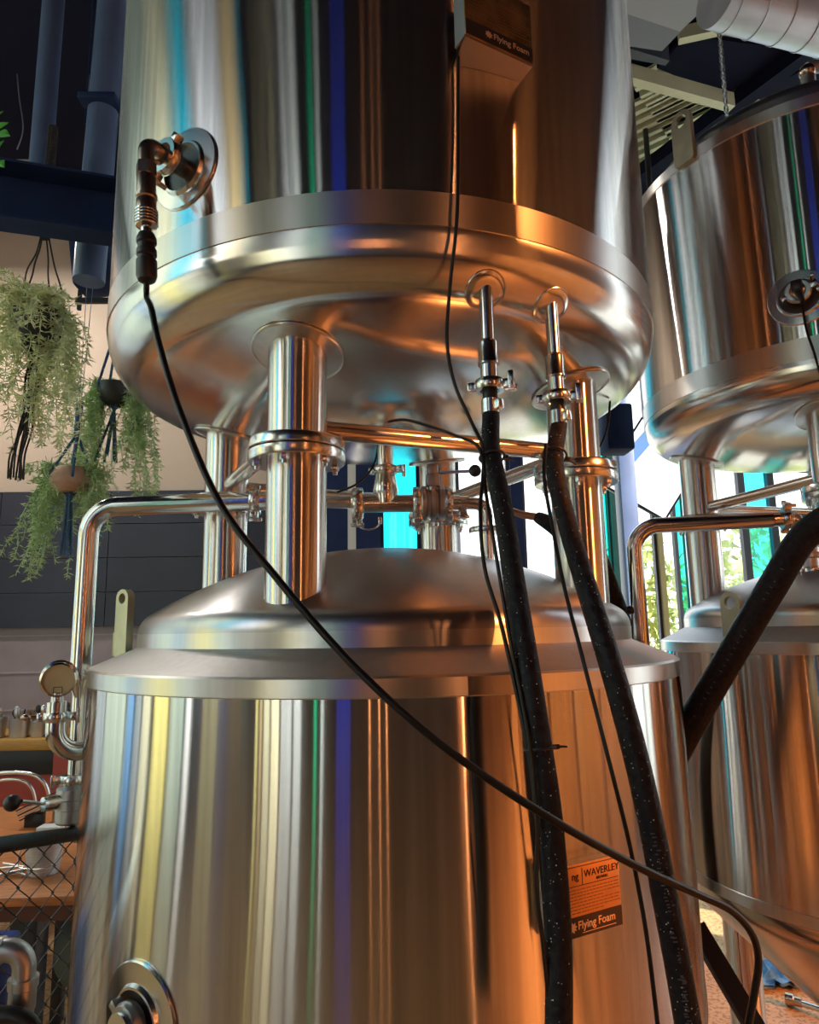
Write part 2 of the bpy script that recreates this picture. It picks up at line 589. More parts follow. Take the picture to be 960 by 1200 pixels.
# far wall: kitchen wall on the left, glazed front on the right
wall_bands('y', YF, -.52, XR, PIER, 'front')
struct(MB().box((-2.36, YF+.05, .83), (3.68, .2, 1.66)).build('wall_kitchen', GTILE, smooth=False))
kb = MB().box((-2.36, YF+.05, 3.53), (3.68, .2, 3.74))
struct(kb.build('wall_far', BEIGE, smooth=False))
dk = MB()
for i in range(4):
    for j in range(4):
        dk.box((-4.2+.46+.92*j, YF-.03, 1.66+.145+.29*i), (.914, .12, .283))
struct(dk.build('trim_1', DTILE, smooth=False))
gt = MB()
for i in range(6):
    gt.box((-2.36, YF-.055, .1+.3*i), (3.68, .006, .012))
struct(gt.build('trim_2', plain('pale_grout', (.42, .38, .38), .7), smooth=False))
for a, b, k in ((-.52, -.33, ('solid', NAVY)), (-.33, -.26, ('solid', PALE)), (-.26, -.05, ('solid', NAVY)), (-.05, .30, ('pane', G_CYAN, NAVY)),
                (.30, .62, ('solid', PIER)), (.62, 1.10, ('pane', G_CLEAR)), (1.10, 1.20, ('solid', NAVY)), (1.20, 1.88, ('pane', G_CLEAR)),
                (1.88, 1.98, ('pane', G_TEAL)), (1.98, 2.10, ('solid', plain('dark_teal_post', (.01, .10, .09), .4))), (2.10, 2.2, ('solid', NAVYP)), (2.2, 2.38, ('pane', G_CLEAR)),
                (2.38, 2.42, ('solid', plain('pale_yellow_post', (.30, .25, .10), .5))), (2.42, 2.56, ('pane', G_CLEAR)), (2.56, 2.66, ('pane', G_TEAL)), (2.66, 2.74, ('solid', PIER)), (2.74, 3.19, ('pane', G_CLEAR)),
                (3.19, 3.46, ('pane', G_CYAN)), (3.46, 4.2, ('pane', G_CLEAR))):
    strip('y', YF, a, b, k, 'wall_front')

# outside ground
struct(MB().box((0, 0, -.45), (80, 80, .2)).build('ground', plain('pale_paving', (.45, .44, .40), .8, 0, .1, 1)))

# ------------------------------------------------------------------ tanks


def torishead(R, Rc, rk, z, up=1, n1=10, n2=14, r_end=0.):
    """profile of a dished head from its rim (R, z) to its crown"""
    th = math.asin((R-rk)/(Rc-rk))
    cz = z-up*0  # centre of the knuckle
    pr = []
    for i in range(n1+1):
        a = (PI/2-th)*i/n1
        pr.append((R-rk+rk*math.cos(a), cz+up*rk*math.sin(a)))
    c0 = cz+up*(math.sqrt((Rc-rk)**2-(R-rk)**2)*-1)
    for i in range(1, n2+1):
        t = th*(1-i/n2)
        r = Rc*math.sin(t)
        if i == n2:
            r = 0
        pr.append((r, c0+up*Rc*math.cos(t)))
    return pr, (c0, Rc, th)


def prof_z(pr, r):
    for (r0, z0), (r1, z1) in zip(pr, pr[1:]):
        if r1 <= r <= r0:
            t = 0 if r0 == r1 else (r0-r)/(r0-r1)
            return z0+(z1-z0)*t
    return pr[-1][1]


def add_clamp(mb, c, ax, r, w=.014, side=(1, 0, 0), nut=True):
    """tri-clamp: rounded two-part ring with hinge and wing nut"""
    f = frame(c, ax, side)
    mb.lathe([(r*.62, -w*.75), (r*.9, -w*.75), (r, -w*.35), (r, w*.35), (r*.9, w*.75), (r*.62, w*.75)], 32, f)
    mb.box((r+.006, 0, 0), (.022, .020, w*1.3), f, .003)
    mb.box((-r-.004, 0, 0), (.014, .014, w*1.3), f, .002)
    if nut:
        mb.cyl(f @ V((r+.012, -.024, 0)), f @ V((r+.012, .026, 0)), .0035, 8)
        mb.box((r+.012, .02, 0), (.010, .007, .034), f, .002)
        mb.box((r+.012, -.02, 0), (.013, .008, .013), f, .002)
    return mb


def add_bolt(mb, p, ax, r=.009, h=.010):
    f = frame(p, ax)
    mb.lathe([(0, 0), (r, 0), (r, h*.8), (r*.85, h), (0, h)], 6, f)
    mb.lathe([(r*.55, h), (r*.55, h*1.7), (0, h*1.7)], 10, f)
    return mb


def shrink_r(mb):
    return mb


def make_stack(cx, cy, R, dz, names, legs, braces, top=None, seg=128, lug_low=(), lug_up=(), plates=True):
    """a lower tank standing on its own feet and an upper tank bolted on its four stub legs"""
    T = M.Translation((cx, cy, 0))
    k = R/.70
    zrim, zb = 1.528+dz, 1.493+dz
    Rn = .601*k
    zn0, zn1 = 1.568+dz, 1.599+dz
    low = thing('brewing_tank', names[0], 'tank', (cx, cy, 0), 'stainless brewing tanks')
    MB().lathe([(R-.012, .845+dz*0), (R, .855), (R, zb)], seg, T).build('shell', SHELL, low)
    MB().lathe([(R, zb), (R+.0015, zb+.002), (R+.0015, zrim-.004), (R-.003, zrim)], seg, T).build('rim_band', BAND, low)
    MB().lathe([(R-.003, zrim), (R-.006, zrim+.002), (Rn+.004, zn0-.001), (Rn, zn0+.003)], seg, T).build('shoulder', SHOULD, low)
    MB().lathe([(Rn+.001, zn0), (Rn+.001, zn1)], seg, T).build('neck_band', BAND, low)
    dome, dc = torishead(Rn, 1.1*k, .05*k, zn1, 1)
    MB().lathe(dome, seg, T).build('dome', HEADR, low)
    MB().lathe([(R-.002, .82), (R+.0015, .823), (R+.0015, .853), (R, .855)], seg, T).build('bottom_band', BAND, low)
    bot = [(R-.002, .82), (R*.985, .795), (R*.94, .75), (R*.12, .30), (R*.1, .26)]
    MB().lathe(bot, seg, T).build('bottom_cone', HEAD, low)
    MB().lathe([(R*.1, .27), (R*.1, .20), (R*.13, .20), (R*.13, .18), (0, .18)], 32, T).build('bottom_outlet', FIT, low)
    for a in ((38, 128, 218, 308) if R > .65 else (128, 252, 10)):
        a = math.radians(a)
        x, y = cx+R*.78*math.cos(a), cy+R*.78*math.sin(a)
        lg = MB().cyl((x, y, .02), (x, y, .79), .058, 32).build('leg', PIPEB, low)
        MB().lathe([(0, 0), (.075, 0), (.075, .02), (.02, .028), (0, .028)], 24, M.Translation((x, y, 0))).build('foot', FIT, lg)
    # stub legs of the lower tank, up to the flange
    lr = .059 if R > .65 else .062
    zfl = 1.948+dz
    for x, y in legs:
        r = math.hypot(x, y)
        z0 = prof_z(dome, r+lr)-.02
        X, Y = cx+x, cy+y
        lg = MB().cyl((X, Y, z0), (X, Y, zfl-.002), lr, 48).build('leg_stub', PIPEB, low)
        fl = MB().lathe([(lr, -.022), (.094, -.022), (.096, -.019), (.096, -.003), (.094, -.001), (lr, -.001)], 48, M.Translation((X, Y, zfl)))
        fl = fl.build('flange', FIT, lg)
        for q in range(6):
            a = 2*PI*q/6+.35
            add_bolt(MB(), (X+.078*math.cos(a), Y+.078*math.sin(a), zfl-.022), (0, 0, -1)).build('bolt', FIT, lg)
    up = thing('brewing_tank', names[1], 'tank', (cx, cy, zfl), 'stainless brewing tanks')
    zt1, zt0 = 2.370+dz, 2.304+dz
    ztop = 3.125 if R < .65 else 3.30
    MB().lathe([(R, zt1), (R, ztop-.04)], seg, T).build('shell', SHELL, up)
    MB().lathe([(R+.002, zt0), (R+.002, zt1-.001), (R, zt1)], seg, T).build('weld_band', BAND, up)
    hd, hc = torishead(R, 2.0*k, .12*k, zt0, -1, 14, 18)
    MB().lathe([(R+.002, zt0)]+hd, seg, T).build('bottom_head', HEAD, up)
    MB().lathe([(R, ztop-.04), (R+.003, ztop-.038), (R+.003, ztop-.002), (R-.004, ztop)], seg, T).build('rim_band', BAND, up)
    MB().lathe([(R-.004, ztop), (Rn, ztop+.05), (Rn, ztop+.08)]+[(r, z-zn1+ztop+.08) for r, z in dome], seg, T).build('top_head', HEADR, up)
    for x, y in legs:
        r = math.hypot(x, y)
        X, Y = cx+x, cy+y
        z1 = prof_z(hd, max(0, r-lr))+.05
        lg = MB().cyl((X, Y, zfl+.002), (X, Y, z1), lr, 48).build('leg', PIPEB, up)
        MB().lathe([(lr, .001), (.094, .001), (.096, .003), (.096, .019), (.094, .022), (lr, .022)], 48, M.Translation((X, Y, zfl))).build('flange', FIT, lg)
        # doubling plate following the head
        pl = MB()
        vs, fs = [], []
        nr, na = 4, 48
        for off in (.0045, .001):
            for i in range(nr+1):
                rr = lr*.9+(.091-lr*.9)*i/nr + (0.0 if off > .002 else .0015*(i == nr))
                for j in range(na):
                    a = 2*PI*j/na
                    px, py = x+rr*math.cos(a), y+rr*math.sin(a)
                    q = math.hypot(px, py)
                    vs.append((cx+px, cy+py, prof_z(hd, q)-off))
        for i in range(nr):
            for j in range(na):
                j2 = (j+1) % na
                fs.append((i*na+j, i*na+j2, (i+1)*na+j2, (i+1)*na+j))
        base = (nr+1)*na
        for j in range(na):
            j2 = (j+1) % na
            fs.append((nr*na+j, nr*na+j2, base+nr*na+j2, base+nr*na+j))
        pl.add(vs, fs)
        pl.tube([vs[nr*na+j] for j in range(na)], .0022, 6, closed=True)
        pl.build('doubling_plate', BAND, lg)
    for i, j in braces:
        a = V((cx+legs[i][0], cy+legs[i][1], 2.0+dz))
        b2 = V((cx+legs[j][0], cy+legs[j][1], 2.0+dz))
        d = (b2-a).normalized()
        MB().cyl(a+d*lr*.96, b2-d*lr*.96, .019, 24).build('brace', PIPE, up)
    return low, up, dome, hd


def lug(parent, p, out, w=.055, h=.12, t=.014, up=(0, 0, 1)):
    """lifting eye: upright plate with a round top and a hole"""
    n = 48
    oo, ii = [], []
    hole = (0, h-w*.5)
    for i in range(n):
        a = 2*PI*i/n
        c, s_ = math.cos(a), math.sin(a)
        # outer outline: rounded top and square base
        if s_ >= 0:
            oo.append((w/2*c, h-w/2+w/2*s_))
        else:
            u = a-PI
            tt = u/PI
            # bottom half walks down the left side, along the base and up the right side
            L1 = h-w/2
            tot = 2*L1+w
            d = tt*tot
            if d < L1:
                oo.append((-w/2, h-w/2-d))
            elif d < L1+w:
                oo.append((-w/2+(d-L1), 0))
            else:
                oo.append((w/2, d-L1-w))
        ii.append((hole[0]+w*.28*c, hole[1]+w*.28*s_))
    out = V(out).normalized()
    z = out
    y = V(up)
    x = y.cross(z)
    f = M(((x.x, y.x, z.x, p[0]), (x.y, y.y, z.y, p[1]), (x.z, y.z, z.z, p[2]), (0, 0, 0, 1)))
    return MB().ringprism(oo, ii, t, f).build('lifting_lug', LUG, parent)


def wrap(R, c, a, u, v, off):
    """point on a cylinder: u along the surface from the bearing a, v = height"""
    t = a+u/R
    return V((c[0]+(R+off)*math.cos(t), c[1]+(R+off)*math.sin(t), v))


def port(parent, c, R, p, rp=.083, rr=.052, tilt=0):
    """sensor port: rolled cover plate, dark disc for a shaded well and ferrule; returns the outward direction"""
    a = math.atan2(p[1]-c[1], p[0]-c[0])
    n = V((math.cos(a), math.sin(a), 0))
    vs, fs = [], []
    na = 48
    rad = [(rp, .0005), (rp, .004), (rp-.002, .006), (rr+.004, .006), (rr, .012), (rr-.004, .012), (rr-.004, .003)]
    for r, o in rad:
        for j in range(na):
            t = 2*PI*j/na
            vs.append(wrap(R, c, a, r*math.cos(t), p[2]+r*math.sin(t), o))
    for i in range(len(rad)-1):
        for j in range(na):
            j2 = (j+1) % na
            fs.append((i*na+j, i*na+j2, (i+1)*na+j2, (i+1)*na+j))
    po = MB().add(vs, fs).build('sensor_port', FIT, parent)
    vs = [wrap(R, c, a, 0, p[2], .004)]
    fs = []
    for j in range(na):
        t = 2*PI*j/na
        vs.append(wrap(R, c, a, (rr-.004)*math.cos(t), p[2]+(rr-.004)*math.sin(t), .003))
        fs.append((0, 1+j, 1+(j+1) % na))
    MB().add(vs, fs).build('well_shade_disc', plain('port_well_shade', (.10, .09, .085), .35, .7), po)  # flat disc on the shell, its dark colour stands for shade in a recess
    base = V((c[0], c[1], p[2]))+n*R
    fe = MB().lathe([(.019, 0), (.019, .03), (.026, .034), (.026, .039), (.0, .039)], 32, frame(base, n))
    fe.build('ferrule', FIT, po)
    return base, n, po


LEGS_A = [(-.175, -.475), (.445, -.245), (-.445, .10), (.17, .40)]
lowA, upA, domeA, headA = make_stack(0, 0, .70, 0, (
    'large stainless tank with copper data plate at lower centre, hoses hanging down its front',
    'large stainless tank raised on flanged legs, two hose outlets in its rounded bottom'),
    LEGS_A, ((0, 1), (0, 2), (1, 3), (2, 3)))
CB = (1.526, .463)
RB = .587
a0 = math.radians(148.6)
LEGS_B = [(.42*math.cos(a0+i*PI/2), .42*math.sin(a0+i*PI/2)) for i in range(4)]
lowB, upB, domeB, headB = make_stack(CB[0], CB[1], RB, .02, (
    'stainless tank at the right edge behind the thick slanting hose, only its left half showing',
    'raised stainless tank at the upper right edge with a lifting eye on its rim'),
    LEGS_B, ((0, 1), (1, 2), (2, 3), (3, 0)))

# lifting eyes
lug(lowA, (-.645, -.05, 1.545), (-.55, -.83, 0), .046, .165, .020)
MB().box((-.672, -.03, 1.575), (.022, .03, .06), None, .003).build('lug_bracket', LUG, lowA)

q = hit(862, 745, CB, .545)
lug(lowB, (q.x, q.y, 1.56), (q.x-CB[0], q.y-CB[1], 0), .068, .135, .012)
q = hit(805, 190, CB, RB+.001)
lug(upB, (q.x, q.y, 3.085), (q.x-CB[0], q.y-CB[1], 0), .076, .19, .014)

# ------------------------------------------------------------------ sensor ports, connectors and their cables
O2 = (0, 0)
base, n, po = port(upA, O2, .70, hit(217, 199, O2, .70))
side = V((0, 0, 1)).cross(n)
cl = MB()
add_clamp(cl, base+n*.044, n, .036, .014, -side*.7+V((0, 0, -.7)))
cl.build('clamp', FIT, po)
# elbow and threaded sensor body hanging from the port
e0 = base+n*.05
e1 = base+n*.09
down = V((.055, -.02, -1)).normalized()
sen = thing('temperature_probe', 'brown and chrome threaded probe hanging from the round port of the upper tank', 'sensor', e1)
MB().tube(bend([e0, e1, e1+down*.05], .02, 8), .0145, 20).build('elbow', BRASS, sen)
f = frame(e1+down*.045, down)
MB().lathe([(0, 0), (.0185, 0), (.0185, .024), (0, .024)], 6, f).build('hex_collar', BRASS, sen)
b_ = MB().lathe([(.016, .024), (.0165, .026), (.0165, .062), (.019, .064), (.019, .070), (.0165, .072), (.0175, .074), (.0175, .094)], 28, f)
b_.build('probe_body', BRASS, sen)
th = []
for i in range(5):
    th += [(.0185, .094+.006*i), (.0205, .0955+.006*i), (.0205, .0985+.006*i), (.0185, .0998+.006*i)]
MB().lathe([(.0175, .093)]+th+[(.018, .125), (.010, .128), (.010, .146), (0, .146)], 28, f).build('knurled_ring', PIPE, sen)
pg = MB().lathe([(0, .140), (.0135, .140), (.0175, .150), (.0175, .158), (.0150, .161), (.0150, .169), (.0175, .172), (.0175, .182), (.0150, .185), (.0150, .19), (.0180, .193), (.0180, .222), (.015, .23), (.006, .236), (0, .236)], 20, f)
pg.build('plug', PLASTIC, sen)
c0 = f @ V((0, 0, .232))


def path(px, k=8):
    """(pixel x, pixel y, plane y) triples -> smooth line in the room"""
    return spline([P(*q) for q in px], k)


yc = c0.y
cab = [c0, c0+down*.03]+[P(*q) for q in ((177, 360, -.735), (187, 405, -.765), (211, 482, -.80), (258, 590, -.84), (325, 678, -.88), (400, 765, -.91), (480, 842, -.93), (560, 904, -.93), (650, 962, -.92),
                                       (740, 1012, -.88), (815, 1047, -.83), (855, 1066, -.80), (880, 1092, -.79), (889, 1125, -.78), (884, 1165, -.77), (877, 1205, -.76), (872, 1260, -.75))]
tag(MB().tube(cab, .0052, 12, 8).build('sensor_cable', CABLE, None, c0), 'long black sensor cable sagging diagonally across the front of both stacked tanks', 'cable')

base, n, po = port(upB, CB, RB, hit(937, 349, CB, RB), .082, .055)
cl = MB()
add_clamp(cl, base+n*.044, n, .034, .014, V((0, 0, 1)).cross(n)*.95+V((0, 0, .3)))
cl.build('clamp', FIT, po)
sp = base+n*.05
sen = thing('temperature_probe', 'small black plug with thin cable in the round port of the right upper tank', 'sensor', sp)
MB().lathe([(0, 0), (.02, 0), (.02, .012), (.011, .016), (.011, .03), (0, .03)], 20, frame(sp, n)).build('probe_body', FIT, sen)
k0 = sp+n*.03
MB().box((0, 0, .004), (.03, .028, .028), frame(k0, n), .005).build('plug', PLASTIC, sen)
MB().cyl(k0+V((0, 0, -.008)), k0+V((.005, -.012, -.05)), .011, 14, .006).build('cable_boot', PLASTIC, sen)
MB().tube([k0+V((.004, -.01, -.045))]+[P(*q) for q in ((945, 385, -.09), (954, 412, -.09), (962, 440, -.08), (975, 480, -.08))], .0032, 8, 6).build('cable', CABLE, sen)

# port low on the front tank, cut by the bottom of the picture
pp = hit(163, 1196, O2, .70)
base, n, po = port(lowA, O2, .70, pp, .088, .052)
cl = MB()
add_clamp(cl, base+n*.02, n, .036, .014, V((0, 0, 1)).cross(n)*.8+V((0, 0, -.6)))
cl.build('clamp', DULL, po)
MB().lathe([(0, .022), (.027, .022), (.027, .03), (0, .034)], 28, frame(base, n)).build('end_cap', DULL, po)

# ------------------------------------------------------------------ hose outlets and insulated hoses


def on_head(px, py, pr, c):
    d = ray(px, py)
    t = .5
    while t < 4:
        p = CAM+d*t
        r = math.hypot(p.x-c[0], p.y-c[1])
        if r < pr[0][0] and p.z > prof_z(pr, r) and p.z < pr[0][1]+.01:
            return p
        t += .001
    return CAM+d*1.2


def outlet(px, py, name_pl):
    p = on_head(px, py, headA, O2)
    r0 = math.hypot(p.x, p.y)
    a = math.atan2(p.y, p.x)
    dr = .004
    nz = (prof_z(headA, r0+dr)-prof_z(headA, r0-dr))/(2*dr)
    n = V((math.cos(a)*nz, math.sin(a)*nz, -1)).normalized()
    f = frame(p, n)
    vs, fs = [], []
    nr, na = 5, 40
    for j in range(na):
        for i in range(nr+1):
            rr = .038*i/nr
            q = f @ V((rr*math.cos(2*PI*j/na), rr*math.sin(2*PI*j/na), 0))
            lo, hi = -.05, .05
            for _ in range(30):
                md = (lo+hi)/2
                t_ = q+n*md
                rq = math.hypot(t_.x, t_.y)
                if rq < .702 and t_.z > prof_z(headA, min(rq, .7021)):
                    lo = md
                else:
                    hi = md
            q = q+n*hi
            vs.append(q+n*(.004 if i < nr else .001))
    for j in range(na):
        j2 = (j+1) % na
        for i in range(nr):
            fs.append((j*(nr+1)+i, j2*(nr+1)+i, j2*(nr+1)+i+1, j*(nr+1)+i+1))
    o = MB().add(vs, fs)
    o.tube([vs[j*(nr+1)+nr] for j in range(na)], .0016, 6, closed=True)
    o = o.build('outlet_plate', HEAD, upA)
    return p, n, o


HOSES = []
for (px, py), lean, lab in (((569, 341), 0, 'left'), ((646, 360), 0, 'right')):
    p, n, po = outlet(px, py, 'outlet_plate')
    dn = V((.0, -.035, -1)).normalized()
    f = frame(p-dn*.02, dn, (1, 0, 0))
    MB().cyl(p-dn*.03, p+dn*.115, .0125, 28).build('outlet_tube', PIPE, po)
    MB().lathe([(.0125, .118), (.018, .124), (.0185, .128), (.0185, .160), (.0195, .162), (.0195, .166), (.0155, .168), (.0155, .198), (.0125, .198)], 32, f).build('outlet_collar', PIPE, po)
    cl = MB()
    add_clamp(cl, p+dn*.186, dn, .0285, .013, (.95, -.3, 0))
    cl.build('clamp', FIT, po)
    HOSES.append((p, dn))

hp = [[(576, 530, -.665), (590, 600, -.70), (604, 690, -.745), (618, 780, -.79), (630, 860, -.81), (643, 950, -.82), (651, 1040, -.82), (655, 1120, -.82), (655, 1210, -.82), (654, 1300, -.82)],
      [(650, 545, -.63), (664, 610, -.66), (688, 690, -.71), (716, 780, -.755), (741, 870, -.775), (762, 960, -.785), (781, 1060, -.785), (796, 1140, -.785), (808, 1210, -.785), (822, 1300, -.785)]]
labs = ('black insulated hose with white specks passing in front of the copper data plate', 'black insulated hose with printed lettering, right of the copper data plate')
hose_lines = []
for (p, dn), hh, lb in zip(HOSES, hp, labs):
    top = p+dn*.192
    h = thing('insulated_hose', lb, 'hose', top, 'insulated hoses hanging from the upper tank')
    MB().cyl(top, top+dn*.022, .0135, 24).build('cuff', BLACK, h)
    b_ = MB().lathe([(.0140, .020), (.0165, .021), (.0165, .046), (.014, .047)], 32, frame(top, dn))
    b_.build('band_clamp', FIT, h)
    MB().box((.019, 0, .034), (.016, .014, .018), frame(top, dn, (.6, -.8, 0) if px else None), .002).build('clamp_screw', FIT, h)
    pts = spline([top+dn*.018, top+dn*.05]+[P(*q) for q in hh], 10)
    hose_lines.append(pts)
    nn = len(pts)
    rs = [.0150+min(1, i/(nn*.5))*.0032 for i in range(nn)]
    MB().tube(pts, rs, 20).build('sleeve', FOAM, h)
    # little droplets and dust caught on the sleeve
    dm = MB()
    for i in range(170):
        q = rnd.randrange(14, nn-2)
        t = (pts[q+1]-pts[q-1]).normalized()
        a = rnd.gauss(-.6, .8)
        vx = V((1, 0, 0)); vx = (vx-t*vx.dot(t)).normalized()
        vy = t.cross(vx)
        if vy.y > 0:
            vy = -vy
        d = vx*math.sin(a)+vy*math.cos(a)
        c = pts[q]+(pts[q+1]-pts[q])*rnd.random()+d*(rs[q])
        s_ = rnd.uniform(.0004, .0011)
        dm.sphere(c, s_, 6)
    o = dm.build('specks', WHITE, h)
    o['kind'] = 'stuff'
o = None


def near_line(pts, z):
    return min(pts, key=lambda q: abs(q.z-z))


# thin leads taped beside the hoses
def lead(pix, r, name, lab, start=None):
    q = ([start] if start is not None else [])+[P(*k) for k in pix]
    return tag(MB().tube(q, r, 8, 6).build(name, CABLE, None, q[0]), lab, 'cable')


lead([(537, 60, -.705), (537, 150, -.705), (536, 250, -.715), (528, 330, -.70), (524, 400, -.69), (533, 450, -.69), (553, 495, -.685), (566, 525, -.68), (566, 560, -.70), (563, 600, -.73), (568, 665, -.755),
      (587, 730, -.78), (603, 800, -.80), (615, 860, -.815), (625, 920, -.82), (633, 1000, -.82), (640, 1080, -.82), (646, 1210, -.82)], .0032, 'thin_cable',
     'thin black cable dropping from the upper dark plate and joining the left hose')
lead([(456, 494, -.50), (475, 492, -.54), (505, 500, -.60), (535, 511, -.65), (562, 526, -.68), (570, 580, -.71), (583, 660, -.75), (598, 750, -.79), (610, 810, -.81), (622, 880, -.83), (630, 960, -.835), (629, 1040, -.83), (637, 1110, -.83), (647, 1210, -.82)], .0030, 'thin_cable',
     'thin black lead looping off the brace pipe down behind the left hose')
lead([(640, 520, -.66), (638, 560, -.68), (648, 620, -.70), (662, 690, -.735), (680, 760, -.77), (698, 830, -.785), (716, 900, -.80), (738, 990, -.80), (757, 1090, -.80), (772, 1210, -.80)], .0032, 'thin_cable',
     'thin black cable running beside the right hose')
lead([(444, 518, .05), (438, 545, -.0), (420, 566, -.05), (395, 577, -.05)], .003, 'thin_cable', 'short black lead curving from the tank bottom behind the front leg')
lead([(715, 470, -.1), (712, 500, -.05), (702, 525, .0), (690, 540, .1)], .003, 'thin_cable', 'short thin cable under the right side of the upper tank')


def zip_tie(pts, z, lab):
    q = near_line(pts, z)
    i = pts.index(q)
    t = (pts[i+1]-pts[i-1]).normalized()
    f = frame(q, t, (1, 0, 0))
    mb = MB().tube([f @ V((x, y, 0)) for x, y in circ(.0215, 24)], .0022, 8, closed=True)
    mb.box((.024, -.004, 0), (.010, .008, .007), f, .0012)
    mb.cyl(f @ V((.026, -.006, 0)), f @ V((.041, -.012, .002)), .0018, 8)
    return tag(mb.build('zip_tie', PLASTIC, None, q), lab, 'zip tie')


zip_tie(hose_lines[0], P(640, 879, -.82).z, 'black zip tie with a cut tail halfway down the left hose')
zip_tie(hose_lines[0], P(572, 533, -.68).z, 'black zip tie near the top of the left hose')
zip_tie(hose_lines[1], P(650, 530, -.65).z, 'black zip tie near the top of the right hose')

# printing along the right hose: worn raised dashes, too small to read
pm = MB()
pts = hose_lines[1]
for z in [1.32-.012*i for i in range(60)]:
    if rnd.random() < .22:
        continue
    q = near_line(pts, z)
    i = min(max(1, pts.index(q)), len(pts)-2)
    t = (pts[i+1]-pts[i-1]).normalized()
    f = frame(q+t*(-(q.z-z)), t, (-.25, -1, 0))
    for j in range(2):
        pm.box((.0181, rnd.uniform(-.003, .003), j*.005), (.0008, rnd.uniform(.003, .006), .0016), f)
bpy.context.view_layer.update()
hh = [o for o in bpy.data.objects if o.name.startswith('insulated_hose')][1]
pm.build('worn_print', plain('worn_grey_print', (.10, .11, .14), .6), hh)

# ------------------------------------------------------------------ lettering
def text_mb(body, size, f, depth=.0006, bold=0., align='LEFT'):
    cu = bpy.data.curves.new('lettering', 'FONT')
    cu.body = body
    cu.size = size
    cu.extrude = depth
    cu.offset = bold
    cu.align_x = align
    cu.resolution_u = 3
    ob = bpy.data.objects.new('lettering', cu)
    COL.objects.link(ob)
    dg = bpy.context.evaluated_depsgraph_get()
    me = bpy.data.meshes.new_from_object(ob.evaluated_get(dg))
    mb = MB().add([f @ v.co for v in me.vertices], [tuple(p.vertices) for p in me.polygons])
    bpy.data.objects.remove(ob)
    bpy.data.curves.remove(cu)
    bpy.data.meshes.remove(me)
    return mb


def plate_frame(tl, tr, bl):
    """x to the right along the top, y up, origin at the top left corner"""
    x = (tr-tl).normalized()
    y = tl-bl
    y = (y-x*y.dot(x)).normalized()
    z = x.cross(y)
    return M(((x.x, y.x, z.x, tl.x), (x.y, y.y, z.y, tl.y), (x.z, y.z, z.z, tl.z), (0, 0, 0, 1))), (tr-tl).length, (tl-bl).length


def leaf_logo(mb, f, cx, cy, r):
    """small splash mark: a ring of tapering drops"""
    for i in range(8):
        a = 2*PI*i/8+.2
        c, s_ = math.cos(a), math.sin(a)
        o = [(cx+r*(.25*c-.14*s_), cy+r*(.25*s_+.14*c)), (cx+r*(.25*c+.14*s_), cy+r*(.25*s_-.14*c)), (cx+r*(.7*c+.2*s_), cy+r*(.7*s_-.2*c)), (cx+r*1.1*c, cy+r*1.1*s_), (cx+r*(.7*c-.2*s_), cy+r*(.7*s_+.2*c))]
        mb.prism(o, .0008, f)
    mb.prism(circ(r*.3, 12, cx, cy), .0008, f)


# copper data plate low on the front tank, standing off on a bent bracket
az = math.atan2(-.8899, .4562)
tn = V((-math.sin(az), math.cos(az), 0))
nn_ = V((math.cos(az), math.sin(az), 0))
mid = nn_*.724
W_, H_ = .150, .104
c_ = hit(686, 1053, O2, .724)
c_ = nn_*.724+tn*((c_-nn_*.724).dot(tn))+V((0, 0, c_.z))
tl = c_-tn*W_/2+V((0, 0, H_/2))
f, _, _ = plate_frame(tl, tl+tn*W_, tl-V((0, 0, H_)))
pl = MB().box((W_/2, -H_/2, -.0015), (W_, H_, .003), f, .0008).build('data_plate', COPPER, lowA)
MB().box((W_/2, -H_+.015, .0004), (W_-.001, .029, .001), f).build('plate_footer', FOOT, pl)
br = MB()
for x in (.006, W_-.006):
    br.box((x, -H_/2, -.013), (.003, H_*.94, .023), f)
br.box((W_/2, -.003, -.013), (W_, .003, .023), f)
br.build('plate_bracket', FIT, pl)
fr = MB()
fr.box((W_/2, -.0030, .0004), (W_, .001, .0008), f); fr.box((W_/2, -.031, .0004), (W_-.008, .0008, .0008), f); fr.box((W_*.47, -.0185, .0004), (.0008, .024, .0008), f)
fr.build('plate_rules', INK, pl)


def off(f, x, y, z=.0):
    return f @ M.Translation((x, y, z))


text_mb('WAVERLEY', .0150, off(f, W_*.745, -.0205, .0004), .0004, .0, 'CENTER').build('plate_lettering', INK, pl, smooth=False)
text_mb('BREWERS', .0058, off(f, W_*.745, -.0275, .0004), .0004, 0, 'CENTER').build('plate_lettering', INK, pl, smooth=False)
text_mb('ng', .0150, off(f, W_*.325, -.0215, .0004), .0004, .0002).build('plate_lettering', INK, pl, smooth=False)
tx = MB()
for i in range(8):
    x = .006
    y = -.0365-.0047*i
    end = W_-.006 if i % 4 != 3 else W_*.72
    while x < end:
        w = rnd.uniform(.003, .010)
        tx.box((min(x+w/2, end), y, .0003), (w, .0014, .0005), f)
        x += w+.0018
tx.build('small_print', plain('faded_print', (.30, .12, .035), .5), pl)
lg = MB()
leaf_logo(lg, off(f, .046, -H_+.0155, .0008), 0, 0, .0075)
lg.build('splash_emblem', GOLDTXT, pl, smooth=False)
text_mb('Flying Foam', .0165, off(f, .056, -H_+.0115, .0008), .0004, .0002).build('footer_lettering', GOLDTXT, pl, smooth=False)
l2 = MB().box((.100, -H_+.0055, .001), (.07, .0008, .0006), f)
l2.build('footer_rule', GOLDTXT, pl)

